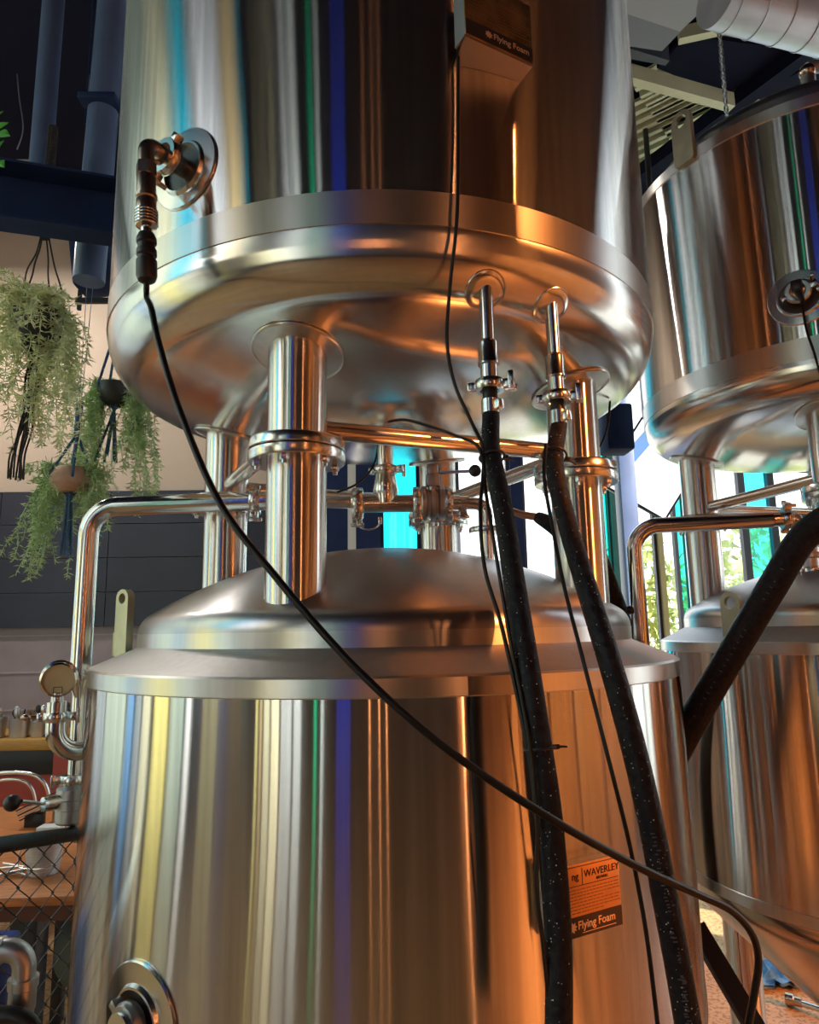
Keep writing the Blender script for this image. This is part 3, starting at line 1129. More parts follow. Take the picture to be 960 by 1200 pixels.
# dark worn plate high on the upper tank
az = math.radians(-90+26.5)
tn = V((-math.sin(az), math.cos(az), 0))
nn_ = V((math.cos(az), math.sin(az), 0))
W2, H2 = .150, .125
bl = hit(536, 52, O2, .742)
c0_ = nn_*.742
s0 = (bl-c0_).dot(tn)
tl = c0_+tn*s0+V((0, 0, bl.z+H2))
f, _, _ = plate_frame(tl, tl+tn*W2, tl-V((0, 0, H2)))
pl = MB().box((W2/2, -H2/2, -.0015), (W2, H2, .003), f, .0008).build('name_plate', WORN, upA)
MB().box((W2/2, -H2+.016, .0004), (W2-.001, .030, .001), f).build('plate_footer', FOOT, pl)
text_mb('Flying Foam', .0170, off(f, .060, -H2+.013, .0008), .0004, .0002).build('footer_lettering', GOLDTXT, pl, smooth=False)
lg = MB()
leaf_logo(lg, off(f, .050, -H2+.0175, .0008), 0, 0, .0075)
lg.build('splash_emblem', GOLDTXT, pl, smooth=False)
tx = MB()
for i in range(9):
    x = .008
    y = -.030-.0062*i
    while x < W2-.012:
        w = rnd.uniform(.003, .010)
        tx.box((x+w/2, y, .0003), (w, .0016, .0005), f)
        x += w+.002
tx.build('small_print', plain('worn_print_gold', (.34, .19, .08), .5, .4), pl)
# rolled bracket under the plate: its lower edge follows the tank
br = MB()
n_ = 14
top, bot_ = [], []
for i in range(n_+1):
    u = W2*i/n_
    q = f @ V((u, -H2, -.003))
    top.append(q)
    rad = V((q.x, q.y, 0)).normalized()*.7005
    bot_.append(V((rad.x, rad.y, q.z)))
vs = top+bot_+[q-V((0, 0, .004)) for q in top]+[q-V((0, 0, .004)) for q in bot_]
m_ = n_+1
fs = []
for i in range(n_):
    fs += [(i, i+1, m_+i+1, m_+i), (2*m_+i, 3*m_+i, 3*m_+i+1, 2*m_+i+1), (i, 2*m_+i, 2*m_+i+1, i+1)]
br.add(vs, fs)
for x in (.003, W2-.003):
    br.box((x, -H2/2, -.020), (.004, H2, .034), f)
br.build('plate_bracket', DULL, pl)

# ------------------------------------------------------------------ pipework between the tanks
zc = 1.930
v = thing('transfer_pipe', 'bent steel pipe rising left of the front tank and crossing above its dome', 'pipe', (-.775, 0, 1.27), 'bent transfer pipes')
MB().tube(bend([(-.775, 0, 1.50), (-.775, 0, zc), (-.30, 0, zc+.012)], .075, 14), .0255, 28).build('main_pipe', PIPE, v)
rd = MB().lathe([(.0255, 0), (.030, -.004), (.030, -.018), (.016, -.05), (.0155, -.06)], 28, M.Translation((-.775, 0, 1.505)))
rd.cyl((-.775, 0, 1.45), (-.775, 0, 1.235), .0155, 24)
rd.build('lower_pipe', PIPE, v)
MB().lathe([(.0255, 0), (.0255, .045), (.016, .085), (.016, .29)], 28, frame((-.31, 0, zc+.011), (1, 0, -.03))).build('reducer', PIPE, v)
MB().box((-.724, -.035, 1.497), (.035, .02, .03), None, .003).build('pipe_clip', DULL, v)
cl = MB()
add_clamp(cl, (-.345, 0, zc+.012), (1, 0, 0), .034, .016, (0, -.3, -1))
cl.build('clamp', FIT, v)

t = thing('tee_fitting', 'steel tee under the centre of the upper tank, between the two clamps', 'pipe fitting', (0, 0, zc))
te = MB().lathe([(.0235, -.075), (.0235, .105)], 32, frame((0, 0, zc), (1, 0, 0)))
te.tube([(0, 0, zc), (0, 0, 1.965), (0, 0, 1.985), (0, 0, 2.018)], [.027, .034, .030, .024], 28)
te.build('body', PIPE, t)
cl = MB()
add_clamp(cl, (-.075, 0, zc), (1, 0, 0), .043, .020, (0, -.5, -.85))
cl.build('clamp', FIT, t)
cl = MB()
add_clamp(cl, (0, 0, 2.022), (0, 0, 1), .034, .014, (1, -.3, 0))
cl.build('clamp', FIT, t)
MB().cyl((0, 0, 2.03), (0, 0, 2.11), .021, 28).build('bottom_outlet', PIPE, upA)
rg = MB().tube([(-.045+.030*math.cos(a), -.035, zc-.052+.022*math.sin(a)) for a in [PI+PI*i/10 for i in range(11)]], .0022, 8)
rg.box((-.015, -.035, zc-.05), (.01, .008, .018), None, .002)
rg.build('chain_loop', FIT, t)

bv = thing('butterfly_valve', 'steel butterfly valve with black ball lever under the upper tank', 'valve', (.125, 0, zc))
fx = frame((.125, 0, zc), (1, 0, 0))
MB().lathe([(.024, -.034), (.040, -.034), (.046, -.028), (.046, -.018), (.038, -.014), (.038, -.006), (.050, -.004), (.050, .006), (.038, .008), (.038, .014), (.046, .018), (.046, .028), (.040, .034), (.024, .034)], 40, fx).build('body', DULL, bv)
hb = MB().box((.125, -.02, zc+.058), (.036, .03, .035), None, .004)
hb.box((.125, -.02, zc+.085), (.030, .024, .035), None, .006)
hb.cyl((.125, -.02, zc+.03), (.125, -.02, zc+.06), .012, 16)
hb.build('handle_block', DULL, bv)
MB().cyl((.14, -.022, zc+.078), (.225, -.04, zc+.078), .0045, 12).build('lever', PIPE, bv)
MB().sphere((.236, -.043, zc+.078), .0165, 18).build('ball_knob', PLASTIC, bv)
add_clamp(MB(), (.085, 0, zc), (1, 0, 0), .044, .016, (0, -.5, -.85)).build('clamp', FIT, bv)
add_clamp(MB(), (.165, 0, zc), (1, 0, 0), .044, .016, (0, -.6, -.8)).build('clamp', FIT, bv)

zi = prof_z(domeA, .28)
ip = thing('inlet_pipe', 'steel elbow pipe between the valve and the dome of the front tank', 'pipe', (.268, 0, zi))
MB().tube(bend([(.165, 0, zc), (.268, 0, zc-.003), (.268, 0, zi-.01)], .03, 10), .0165, 24).build('elbow', PIPE, ip)
ft = MB().lathe([(.0165, .0), (.021, .0), (.021, .022), (.018, .024), (.018, .046), (.0165, .046)], 28, frame((.175, 0, zc), (1, 0, 0)))
ft.cyl((.205, -.0, zc-.02), (.205, -.03, zc-.04), .011, 12)
ft.box((.205, -.032, zc-.043), (.028, .008, .008), None, .002)
ft.build('drain_fitting', FIT, ip)
MB().lathe([(.0165, 0), (.046, 0), (.048, .003), (.048, .012), (.046, .015), (.0165, .015)], 36, M.Translation((.268, 0, 1.848))).build('flange', FIT, ip)
MB().cyl((.275, -.017, 1.89), (.275, -.024, 1.89), .006, 10).build('nub', PLASTIC, ip)
oh = [P(598, 598, .25), P(612, 603, .2), P(630, 606, .15), P(650, 617, .12), P(680, 640, .16), P(705, 664, .25), V((.85, .42, 1.2)), V((.86, .42, .6)), V((.86, .42, .02))]
bh = thing('branch_hose', 'short black hose with an orange end behind the two insulated hoses', 'hose', oh[0])
MB().tube(oh[:2]+[oh[2]], .011, 14, 4).build('orange_end', ORANGEP, bh)
MB().tube(oh[2:], [.016, .026, .030, .030, .030, .030], 18, 6).build('sleeve', FOAM, bh)

# ------------------------------------------------------------------ gauge on its bend, left of the front tank
ga = P(66, 840, -.22)
g0 = hit(97, 874, O2, .7005)
zt = ga.z
el = thing('gauge_elbow', 'steel bend holding the pressure gauge at the left side of the front tank', 'pipe fitting', (ga.x, ga.y, zt-.1))
dirn = V((-.69, -.18, 0)).normalized()
inn = V((dirn.x*.69, dirn.y*.69, zt-.078))
q1 = V((ga.x, ga.y, zt-.078))
MB().tube(bend([inn, q1, V((ga.x, ga.y, zt+.004))], .052, 12), .0205, 28).build('elbow', PIPE, el)
cl = MB()
add_clamp(cl, (ga.x, ga.y, zt), (0, 0, 1), .0275, .014, (1, .2, 0))
cl.build('clamp', FIT, el)
rod = MB().cyl((ga.x-.024, ga.y, zt), (ga.x-.055, ga.y-.01, zt+.001), .004, 10)
rod.sphere((ga.x-.06, ga.y-.012, zt+.001), .0075, 12, (1.5, 1, 1))
rod.build('wing_nut', BRASS, el)
pg = thing('pressure_gauge', 'round pressure gauge with cream dial beside the left pipe', 'gauge', (ga.x, ga.y, zt+.01))
MB().lathe([(0, 0), (.0205, 0), (.0205, .026), (.013, .028), (.013, .045), (0, .045)], 28, M.Translation((ga.x, ga.y, zt+.006))).build('socket', FIT, pg)
gc = V((ga.x, ga.y, zt+.081))
gn = V((.36, -.92, -.08)).normalized()
gf = frame(gc-gn*.018, gn, (0, 0, 1))
MB().lathe([(0, -.012), (.036, -.012), (.0385, -.008), (.0385, -.004), (.034, -.002), (.034, .024), (.0375, .026), (.0375, .034), (.0335, .036), (.0325, .031)], 48, gf).build('case', PIPE, pg)
MB().lathe([(0, .0305), (.033, .0305)], 48, gf).build('dial', CREAM, pg)
dm = MB()
for i in range(4):
    w, h = .017, .0125
    a = [((-.016, 0), (.0012, w)), ((-.016-h, 0), (.0012, w)), ((-.016-h/2, w/2), (h+.0012, .0012)), ((-.016-h/2, -w/2), (h+.0012, .0012))][i]
    dm.box((a[0][0], a[0][1], .0312), (a[1][0], a[1][1], .001), gf)
dm.build('dial_window', INK, pg)

# butterfly valve low on the same pipe
zv = 1.205
bw = thing('butterfly_valve', 'steel butterfly valve with long lever and black ball at the left edge', 'valve', (-.775, 0, zv))
cl = MB()
add_clamp(cl, (-.775, 0, zv+.045), (0, 0, 1), .034, .015, (-.9, -.4, 0))
cl.build('clamp', FIT, bw)
MB().lathe([(.016, -.045), (.034, -.045), (.038, -.04), (.038, -.012), (.043, -.010), (.043, .010), (.038, .012), (.038, .035), (.030, .045), (.016, .045)], 36, M.Translation((-.775, 0, zv-.01))).build('body', DULL, bw)
hub = V((-.815, -.05, zv+.0))
MB().cyl((-.78, -.01, zv-.0), hub, .017, 24).build('hub', BRASS, bw)
MB().lathe([(0, 0), (.0165, 0), (.0165, .008), (0, .010)], 32, frame(hub, hub-V((-.78, -.01, zv)))).build('hub_cap', FIT, bw)
MB().cyl(hub, P(25, 939, -.12), .0045, 12).build('lever', PIPE, bw)
MB().sphere(P(14, 941, -.13), .0185, 18).build('ball_knob', PLASTIC, bw)
MB().tube([(-.775, 0, zv-.05), (-.772, .03, 1.11), (-.75, .16, 1.08), (-.74, .26, 1.02), (-.74, .30, .9), (-.74, .30, .3), (-.74, .30, 0)], .0155, 16, 6).build('lower_pipe', PIPE, v)

# ------------------------------------------------------------------ pipework of the right stack
xr = P(748, 650, .25)
t1, t2 = P(754, 636, .25), P(935, 607, .12)
zr = 1.60+.31
vr = thing('transfer_pipe', 'bent steel pipe rising between the two tank stacks', 'pipe', (xr.x, .25, 0), 'bent transfer pipes')
MB().lathe([(0, 0), (.06, 0), (.06, .012), (.03, .02), (.03, .07), (0, .07)], 28, M.Translation((P(742, 617, .25).x, .25, 0))).build('floor_flange', FIT, vr)
cor = P(742, 617, .25)
MB().tube(bend([(cor.x, .25, .06), (cor.x, .25, cor.z), P(905, 609, .15)], .075, 14), .0235, 28).build('main_pipe', PIPE, vr)
eb = P(905, 609, .15)
en = P(958, 625, .12)
MB().tube(bend([eb, P(934, 606, .14), V((P(936, 606, .14).x+.01, .14, P(936, 640, .14).z))], .03, 8), .0205, 20).build('elbow', PIPE, vr)
cl = MB()
add_clamp(cl, P(921, 608, .145), (1, -.1, 0), .032, .016, (0, -.4, 1))
cl.build('clamp', FIT, vr)
vk = P(738, 715, .25)
MB().sphere(vk, .013, 14).build('ball_knob', PLASTIC, vr)
MB().cyl(vk, (cor.x, .25, vk.z-.01), .004, 8).build('knob_stem', FIT, vr)

# valve on the dome of the right tank
vb = P(945, 655, .36)
bq = thing('butterfly_valve', 'ribbed steel valve on the dome of the right tank behind the slanting hose', 'valve', vb)
dz_ = V((0, 0, 1))
MB().lathe([(.03, -.16), (.03, -.05), (.046, -.048), (.046, -.03), (.036, -.026), (.036, 0), (.050, .002), (.050, .016), (.04, .02), (.04, .035), (.05, .038), (.05, .05), (.03, .055), (.03, .10)], 32, M.Translation((vb.x, vb.y, vb.z))).build('body', DULL, bq)
cl = MB()
add_clamp(cl, (vb.x, vb.y, vb.z-.04), (0, 0, 1), .05, .016, (-1, -.5, 0))
cl.build('clamp', FIT, bq)

# thick slanting hose
th_ = [P(1010, 596, -.28), P(975, 606, -.24), P(940, 632, -.18), P(905, 688, -.12), P(870, 746, -.08), P(838, 800, -.05), P(808, 852, -.03), P(780, 905, .02), P(740, 980, .1)]
h = thing('insulated_hose', 'thick black hose slanting down from the right edge behind the front tank', 'hose', th_[0])
MB().tube(th_, .0345, 24, 8).build('sleeve', FOAM, h)
pm = MB()
sp_ = spline(th_, 8)
for i in range(20, 60):
    if rnd.random() < .35:
        continue
    q = sp_[min(i, len(sp_)-2)]
    t = (sp_[min(i+1, len(sp_)-1)]-sp_[min(i, len(sp_)-2)]).normalized()
    f = frame(q, t, (-.6, -1, 0))
    pm.box((.0344, 0, 0), (.0008, rnd.uniform(.004, .009), .0022), f)
pm.build('worn_print', bpy.data.materials['worn_grey_print'], h)

# pipe stub on the rim of the right upper tank
q = P(948, 100, .15)
ps = thing('vent_pipe', 'short dark pipe with brass fitting standing on the right upper tank', 'pipe', (q.x, q.y, 3.13))
MB().cyl((q.x, q.y, 3.10), (q.x, q.y, q.z+.03), .022, 20).build('pipe', DULL, ps)
MB().sphere((q.x, q.y, q.z+.05), .026, 14).build('fitting', BRASS, ps)
MB().cyl((q.x, q.y, q.z+.06), (q.x+.12, q.y, q.z+.09), .02, 16).build('elbow', GALV, ps)

# ================================================================== kitchen side, left
# navy roof beam across the left corner


def zpt(x, y, z):
    d = ray(x, y)
    return CAM+d*((z-CAM.z)/d.z)


A, B_ = zpt(0, 262, 3.34), zpt(135, 281, 3.34)
bd = (B_-A).normalized()
A, B_ = A-bd*2.2, B_+bd*.75
bf = frame(A, bd, (0, 0, 1))
bm_ = MB().box((.135, -.06, (B_-A).length/2), (.25, .012, (B_-A).length), bf)
bm_.box((.006, 0, (B_-A).length/2), (.012, .13, (B_-A).length), bf)
bm_.box((.264, 0, (B_-A).length/2), (.012, .13, (B_-A).length), bf)
o = struct(bm_.build('beam', NAVY, smooth=False))
# round navy posts behind and above it
p0 = P(55, 100, 1.5)
c1 = tag(MB().cyl((p0.x, 1.5, H), (p0.x, 1.5, 3.66), .055, 28).build('round_post', NAVYP, None, (p0.x, 1.5, 3.66)), 'blue grey round post above the navy beam, left of the bracketed one', 'post')
pa, pb = P(134, -20, 1.45), P(104, 330, 1.45)
dp = thing('drain_pipe', 'thick navy round pipe with a bracket, running behind the navy beam beside the upper tank', 'pipe', pb)
MB().cyl(pa, pb, .075, 32).build('pipe', NAVYP, dp)
q = P(122, 128, 1.45)
br = MB().box((0, 0, 0), (.19, .21, .035), M.Translation(q), .006)
br.cyl(q+V((-.085, -.02, -.10)), q+V((-.085, -.02, .85)), .005, 8)
br.build('bracket', NAVY, dp)
q = P(112, 300, 2.25)
sk = thing('wall_speaker', 'dark boxy speaker under the navy beam at the left edge of the upper tank', 'speaker', q)
MB().box((0, 0, .0), (.24, .22, .46), M.Translation(q) @ M.Rotation(-.25, 4, 'Y') @ M.Rotation(.1, 4, 'Y'), .02).build('cabinet', NAVY, sk)
k = MB().box((.0, 0, -.30), (.2, .03, .03), M.Translation(q))
k.box((-.08, 0, -.28), (.02, .02, .16), M.Translation(q))
k.build('bracket', PLASTIC, sk)
q = P(45, 20, 2.0)
for pix, lb in (([(5, -10), (22, 20), (40, 42), (80, 44), (105, 52)], 'loose grey wire across the dark ceiling beside the round post'),
                ([(18, 60), (22, 110), (27, 150), (20, 175)], 'thin wire hanging in the dark corner above the navy beam'),
                ([(108, -10), (105, 60), (103, 120)], 'straight rod hanging beside the bracketed pipe')):
    q = [P(x, y, 2.45) for x, y in pix]
    tag(MB().tube(q, .004, 6, 6).build('ceiling_wire', GALV, None, q[-1]), lb, 'wire')

# ------------------------------------------------------------------ hanging plants


def needles(mb, pts, r, n, ln, w):
    """needle leaves along a drooping stem"""
    for i in range(n):
        t = rnd.random()
        k = t*(len(pts)-1)
        j = min(int(k), len(pts)-2)
        p = pts[j].lerp(pts[j+1], k-j)
        d = (pts[j+1]-pts[j]).normalized()
        a = V((rnd.gauss(0, 1), rnd.gauss(0, 1), rnd.gauss(0, .6)))
        a = (a-d*a.dot(d)*.6).normalized()
        dirn = (a+d*rnd.uniform(.1, .9)).normalized()
        L_ = ln*rnd.uniform(.6, 1.2)
        sd = dirn.cross(V((rnd.gauss(0, 1), rnd.gauss(0, 1), rnd.gauss(0, 1)))).normalized()*w
        up_ = dirn.cross(sd).normalized()*w*.6
        e = p+dirn*L_
        m_ = p+dirn*L_*.45
        mb.add([p, m_+sd, m_-sd*.5+up_, m_-sd*.5-up_, e], [(0, 1, 2), (0, 2, 3), (0, 3, 1), (4, 2, 1), (4, 3, 2), (4, 1, 3)])


def strand(mb, root, out, drop, nseg=7, ln=.03, w=.0022, dens=70, stem=.0018):
    p = V(root)
    pts = [p.copy()]
    d = V(out)
    for i in range(nseg):
        d = d*.62+V((rnd.gauss(0, .012), rnd.gauss(0, .012), -drop/nseg))
        p = p+d
        pts.append(p.copy())
    mb.tube(pts, stem, 4, 2)
    L_ = sum((b-a).length for a, b in zip(pts, pts[1:]))
    needles(mb, pts, 0, max(6, int(dens*L_*10/2)), ln, w)


def cords(mb, a, b, n, spread_a, spread_b, r=.004, wob=.006, k=5):
    for i in range(n):
        t = 2*PI*i/n
        p0 = a+V((math.cos(t), math.sin(t), 0))*spread_a
        p1 = b+V((math.cos(t), math.sin(t), 0))*spread_b
        pts = [p0.lerp(p1, j/k)+V((rnd.gauss(0, wob), rnd.gauss(0, wob), 0))*(0 if j in (0, k) else 1) for j in range(k+1)]
        mb.tube(pts, r, 6, 4)
    return mb


def braid(mb, a, b, r, turns):
    """three cords twisted together"""
    n = max(12, int(turns*8))
    d = b-a
    f = frame(a, d)
    for c in range(3):
        mb.tube([f @ V((r*math.cos(2*PI*(turns*i/n+c/3)), r*math.sin(2*PI*(turns*i/n+c/3)), d.length*i/n)) for i in range(n+1)], r*.8, 6)
    return mb


# first plant: big pale bush in a black hanger
c = P(45, 375, 1.2)
hp_ = thing('hanging_plant', 'large pale green feathery plant in a black cord hanger, hanging below the navy beam', 'plant', c-V((0, 0, .3)), 'hanging plants')
pot = MB().lathe([(0, -.14), (.06, -.14), (.10, -.09), (.115, 0), (.12, .03), (.11, .03), (.10, -.01), (0, -.01)], 32, M.Translation(c))
pot.build('pot', POTK, hp_)
mb = MB()
for i in range(165):
    k = rnd.random()
    if k < .30:
        a, dr = rnd.gauss(.0, .4), rnd.uniform(.10, .36)
    elif k < .50:
        a, dr = rnd.gauss(PI, .4), rnd.uniform(.10, .36)
    else:
        a, dr = rnd.uniform(0, 2*PI) if rnd.random() < .5 else rnd.gauss(-PI/2, .6), rnd.uniform(-.01, .16)
    q = rnd.uniform(.2, 1)
    rt = c+V((math.cos(a)*.08*q, math.sin(a)*.08*q, .02))
    strand(mb, rt, V((math.cos(a)*.052*q, math.sin(a)*.05*q, rnd.uniform(.045, .09))), dr, 8, .042, .0042, 40)
mb.build('foliage', GREEN2, hp_, smooth=False)['kind'] = 'stuff'
hk = P(43, 262, 1.2)
rp = MB()
cords(rp, V((c.x, c.y, 3.42)), c+V((0, 0, .02)), 4, .02, .122, .004, .003)
for i in range(6):
    a = 2*PI*i/6
    braid(rp, V((c.x+.014*math.cos(a), c.y+.014*math.sin(a), 3.42)), V((c.x+.014*math.cos(a+1), c.y+.014*math.sin(a+1), 4.0)), .006, 14)
cords(rp, c+V((0, 0, .02)), c+V((0, 0, -.165)), 6, .122, .016, .004, .003)
kn = MB()
rp.build('cord_hanger', ROPE_K, hp_)
tl_ = MB()
for q in range(3):
    tl_.tube([c+V((.024*math.cos(t), .024*math.sin(t), -.165-.008*q)) for t in [2*PI*i/12 for i in range(12)]], .009, 6, closed=True)
cords(tl_, c+V((0, 0, -.17)), c+V((-.045, 0, -.74)), 9, .012, .030, .0045, .008)
tl_.build('tassel', ROPE_K, hp_)

# second: terracotta pot in a blue hanger
c = P(83, 560, 1.66)
hq = thing('hanging_plant', 'trailing green plant in a terracotta pot held by a blue macrame hanger', 'plant', c-V((0, 0, .3)), 'hanging plants')
MB().lathe([(0, -.075), (.06, -.075), (.096, -.035), (.098, .0), (.076, .045), (.066, .052), (.063, .035), (0, .03)], 40, M.Translation(c)).build('pot', TERRA, hq)
mb = MB()
for i in range(72):
    side_ = rnd.choice((-1, -1, 1))
    a = (PI if side_ < 0 else 0)+rnd.gauss(0, .45)
    rt = c+V((math.cos(a)*.058, math.sin(a)*.03+.02, .045))
    dr = rnd.uniform(.03, .30) if side_ < 0 else rnd.uniform(.03, .24)
    strand(mb, rt, V((math.cos(a)*.050, math.sin(a)*.03+.006, rnd.uniform(.03, .06))), dr, 8, .036, .0036, 40)
mb.build('foliage', GREEN, hq, smooth=False)['kind'] = 'stuff'
rp = MB()
kq = c+V((.018, 0, .23))
for i in range(4):
    a = 2*PI*i/4+.5
    braid(rp, kq, c+V((.104*math.cos(a), .104*math.sin(a), .0)), .0045, 8)
    braid(rp, c+V((.104*math.cos(a), .104*math.sin(a), .0)), c+V((.012*math.cos(a), .012*math.sin(a), -.09)), .0040, 4)
for i in range(4):
    a = 2*PI*i/4
    o_ = V((.008*math.cos(a), .008*math.sin(a), 0))
    braid(rp, kq+o_, kq+V((.004, 0, .17))+o_, .006, 7)
rp.cyl(kq+V((.0, 0, .17)), V((kq.x+.0, kq.y, H)), .0018, 6)
rp.cyl(kq+V((.01, 0, .17)), V((kq.x+.10, kq.y, H)), .0018, 6)
rp.build('macrame_hanger', ROPE_B, hq)
tl_ = MB()
for i in range(6):
    a = 2*PI*i/6
    e = c+V((.026*math.cos(a), .026*math.sin(a), -.36-.04*rnd.random()))
    braid(tl_, c+V((.008*math.cos(a), .008*math.sin(a), -.07)), e, .0042, 14)
    tl_.sphere(e, .008, 8)
tl_.build('tassel', ROPE_B, hq)

# third: black bowl
c = P(136, 458, 1.75)
hr = thing('hanging_plant', 'trailing plant in a black bowl partly behind the upper tank', 'plant', c-V((0, 0, .3)), 'hanging plants')
MB().lathe([(0, -.088), (.04, -.083), (.075, -.055), (.092, -.01), (.094, .03), (.088, .03), (.08, 0), (0, 0)], 40, M.Translation(c)).build('pot', POTK, hr)
mb = MB()
for i in range(80):
    left_ = rnd.random() < .45
    a = (PI if left_ else 0)+rnd.gauss(0, .4)
    rt = c+V((math.cos(a)*.06, math.sin(a)*.04+.015, .03))
    dr = rnd.uniform(.05, .40) if left_ else rnd.uniform(.08, .36)
    strand(mb, rt, V((math.cos(a)*.042, math.sin(a)*.03+.006, rnd.uniform(.02, .07))), dr, 8, .036, .0036, 40)
mb.build('foliage', GREEN, hr, smooth=False)['kind'] = 'stuff'
rp = MB()
for i in range(4):
    a = 2*PI*i/4+.8
    braid(rp, c+V((.0, 0, .42)), c+V((.096*math.cos(a), .096*math.sin(a), .01)), .0045, 10)
    braid(rp, c+V((.096*math.cos(a), .096*math.sin(a), .01)), c+V((.0, -.01, -.11)), .0042, 4)
rp.cyl(c+V((0, 0, .42)), V((c.x, c.y, H)), .0018, 6)
rp.build('macrame_hanger', ROPE_B, hr)
tl_ = MB()
for i in range(6):
    a = 2*PI*i/6
    e = c+V((-.02+.07*math.cos(a)*(1 if i % 2 else .4), .02*math.sin(a), -.34-.06*rnd.random()))
    braid(tl_, c+V((0, -.01, -.11)), e, .0040, 12)
tl_.build('tassel', ROPE_B, hr)

# sprig of bright leaves at the very left edge
c = P(-14, 165, .9)
lp = thing('hanging_plant', 'bright green broad leaves poking in at the upper left edge', 'plant', c-V((0, 0, .1)), 'hanging plants')
MB().tube([c+V((-.05, 0, .5)), c+V((-.03, 0, .2)), c, c+V((.01, 0, -.12))], .003, 6, 5).build('stem', LEAF, lp)
for (x, y, a) in ((2, 148, .3), (6, 158, -.5), (2, 192, -.9), (-2, 172, .9), (-4, 136, .5)):
    q = P(x, y, .9)
    b0 = c+V((0, 0, (q.z-c.z)*.8))
    d = (q-b0)
    L_ = .085
    f = frame(q, V((-.3, -1, .2)), V((math.cos(a), 0, math.sin(a))))
    ol = []
    for i in range(17):
        t = i/16
        w = math.sin(PI*t**.8)*.024*(1-.15*(i % 2))
        ol.append((-.05+L_*t, w, .006*math.sin(PI*t)))
    vs = [f @ V((x_, y_, z_)) for x_, y_, z_ in ol]+[f @ V((x_, 0, z_+.004)) for x_, y_, z_ in ol]+[f @ V((x_, -y_, z_)) for x_, y_, z_ in ol]
    vs += [p_+V((.0002, .0012, 0)) for p_ in vs]
    fs = []
    for i in range(16):
        for k in (0, 17):
            fs += [(k+i, k+i+1, k+18+i, k+17+i), (51+k+i, 51+k+17+i, 51+k+18+i, 51+k+i+1)]
    MB().add(vs, fs).build('leaf', LEAF, lp)

# ------------------------------------------------------------------ counter and what stands on it
y0 = 3.45
zt_ = P(40, 868, y0).z
zb_ = P(40, 882, y0).z
xl, xr_ = P(-60, 868, y0).x, P(140, 868, y0).x
kc = thing('kitchen_counter', 'red fronted kitchen counter with an ochre wooden edge along the far left wall', 'counter', ((xl+xr_)/2, y0+.3, 0))
MB().box(((xl+xr_)/2, y0+.33, zt_-.03), (xr_-xl, .66, .075), None, .005).build('worktop', OCHRE, kc)
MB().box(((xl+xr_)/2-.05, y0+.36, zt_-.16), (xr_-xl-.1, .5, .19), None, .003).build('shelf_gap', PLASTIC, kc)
MB().box(((xl+xr_)/2, y0+.38, (zt_-.25)/2), (xr_-xl, .5, zt_-.25), None, .004).build('front_panel', REDP, kc)
xp = P(57, 900, y0-.02).x
MB().box((xp+.2, y0+.1, (zt_-.07)/2), (.4, .12, zt_-.07), None, .004).build('end_post', REDP, kc)


def utensils(x, y, z, n, h):
    for i in range(n):
        a, l = rnd.uniform(0, 2*PI), rnd.uniform(.7, 1)*h
        r = rnd.uniform(.01, .04)
        p = V((x+r*math.cos(a), y+r*math.sin(a), z+.02))
        e = p+V((math.cos(a)*.05*rnd.random(), math.sin(a)*.05*rnd.random(), l))
        yield p, e


spots = ((-8, 'dark steel tub with tongs at the left end of the counter'), (22, 'ribbed steel tub of wooden spoons on the counter'), (44, 'small ribbed steel tub of cutlery beside the spoon tub'), (70, 'steel tub with dark handles behind the gauge pipe'))
for i, (px, lb) in enumerate(spots):
    q = P(px, 866, y0+.14)
    R_ = (.085, .075, .055, .06)[i]
    hh_ = (.15, .14, .12, .12)[i]
    z = zt_+.0075
    t = thing('utensil_tub', lb, 'container', (q.x, y0+.14, z), 'utensil tubs on the counter')
    pr = [(0, .002), (R_*.85, 0)]
    for j in range(8):
        pr += [(R_*(.86+.14*j/8), hh_*j/8+.004), (R_*(.86+.14*j/8)+.002, hh_*(j+.5)/8)]
    pr += [(R_, hh_), (R_+.003, hh_), (R_-.004, hh_-.002), (R_*.84, .006), (0, .006)]
    MB().lathe(pr, 28, M.Translation((q.x, y0+.14, z))).build('tub', BUCKET, t)
    for j, (p, e) in enumerate(utensils(q.x, y0+.14, z, 7, .20)):
        mm = MB().cyl(p, e, .006, 8)
        if j % 2:
            mm.sphere(e, .022, 10, (1, .35, 1.4))
        mm.build('utensil', rnd.choice((FIT, PLASTIC, DULL, BARK)), t)

# ------------------------------------------------------------------ tables, chairs, fence
tb = thing('wooden_table', 'orange wooden table with dark edge behind the wire fence, metal bucket on it', 'table', (-1.55, 1.05, 0), 'orange wooden tables')
ztb = .73
xa, xb = -2.1, -.95
MB().box(((xa+xb)/2, 1.12, ztb-.02), (xb-xa, .72, .03), M.Rotation(0, 4, 'Z'), .004).build('tabletop', WOOD, tb)
MB().box(((xa+xb)/2, 1.12, ztb-.06), (xb-xa-.02, .70, .05)).build('apron', plain('dark_red_wood_edge', (.11, .03, .018), .5), tb)
MB().box((-1.33, 1.0, (ztb-.08)/2), (.10, .10, ztb-.08), None, .006).build('leg', PLASTIC, tb)
MB().box((-1.95, 1.0, (ztb-.08)/2), (.10, .10, ztb-.08), None, .006).build('leg', PLASTIC, tb)
c = P(50, 1030, 1.0)
bk = thing('metal_bucket', 'ribbed metal bucket standing on the orange table behind the fence', 'bucket', (c.x, 1.0, ztb-.005))
pr = [(0, .003), (.052, 0)]
for j in range(12):
    pr += [(.053+.0155*j/12, .12*j/12+.003), (.0545+.0155*j/12, .12*(j+.5)/12)]
pr += [(.069, .124), (.072, .126), (.072, .13), (.066, .128), (.051, .006), (0, .006)]
MB().lathe(pr, 36, M.Translation((c.x, 1.0, ztb-.005))).build('pail', BUCKET, bk)
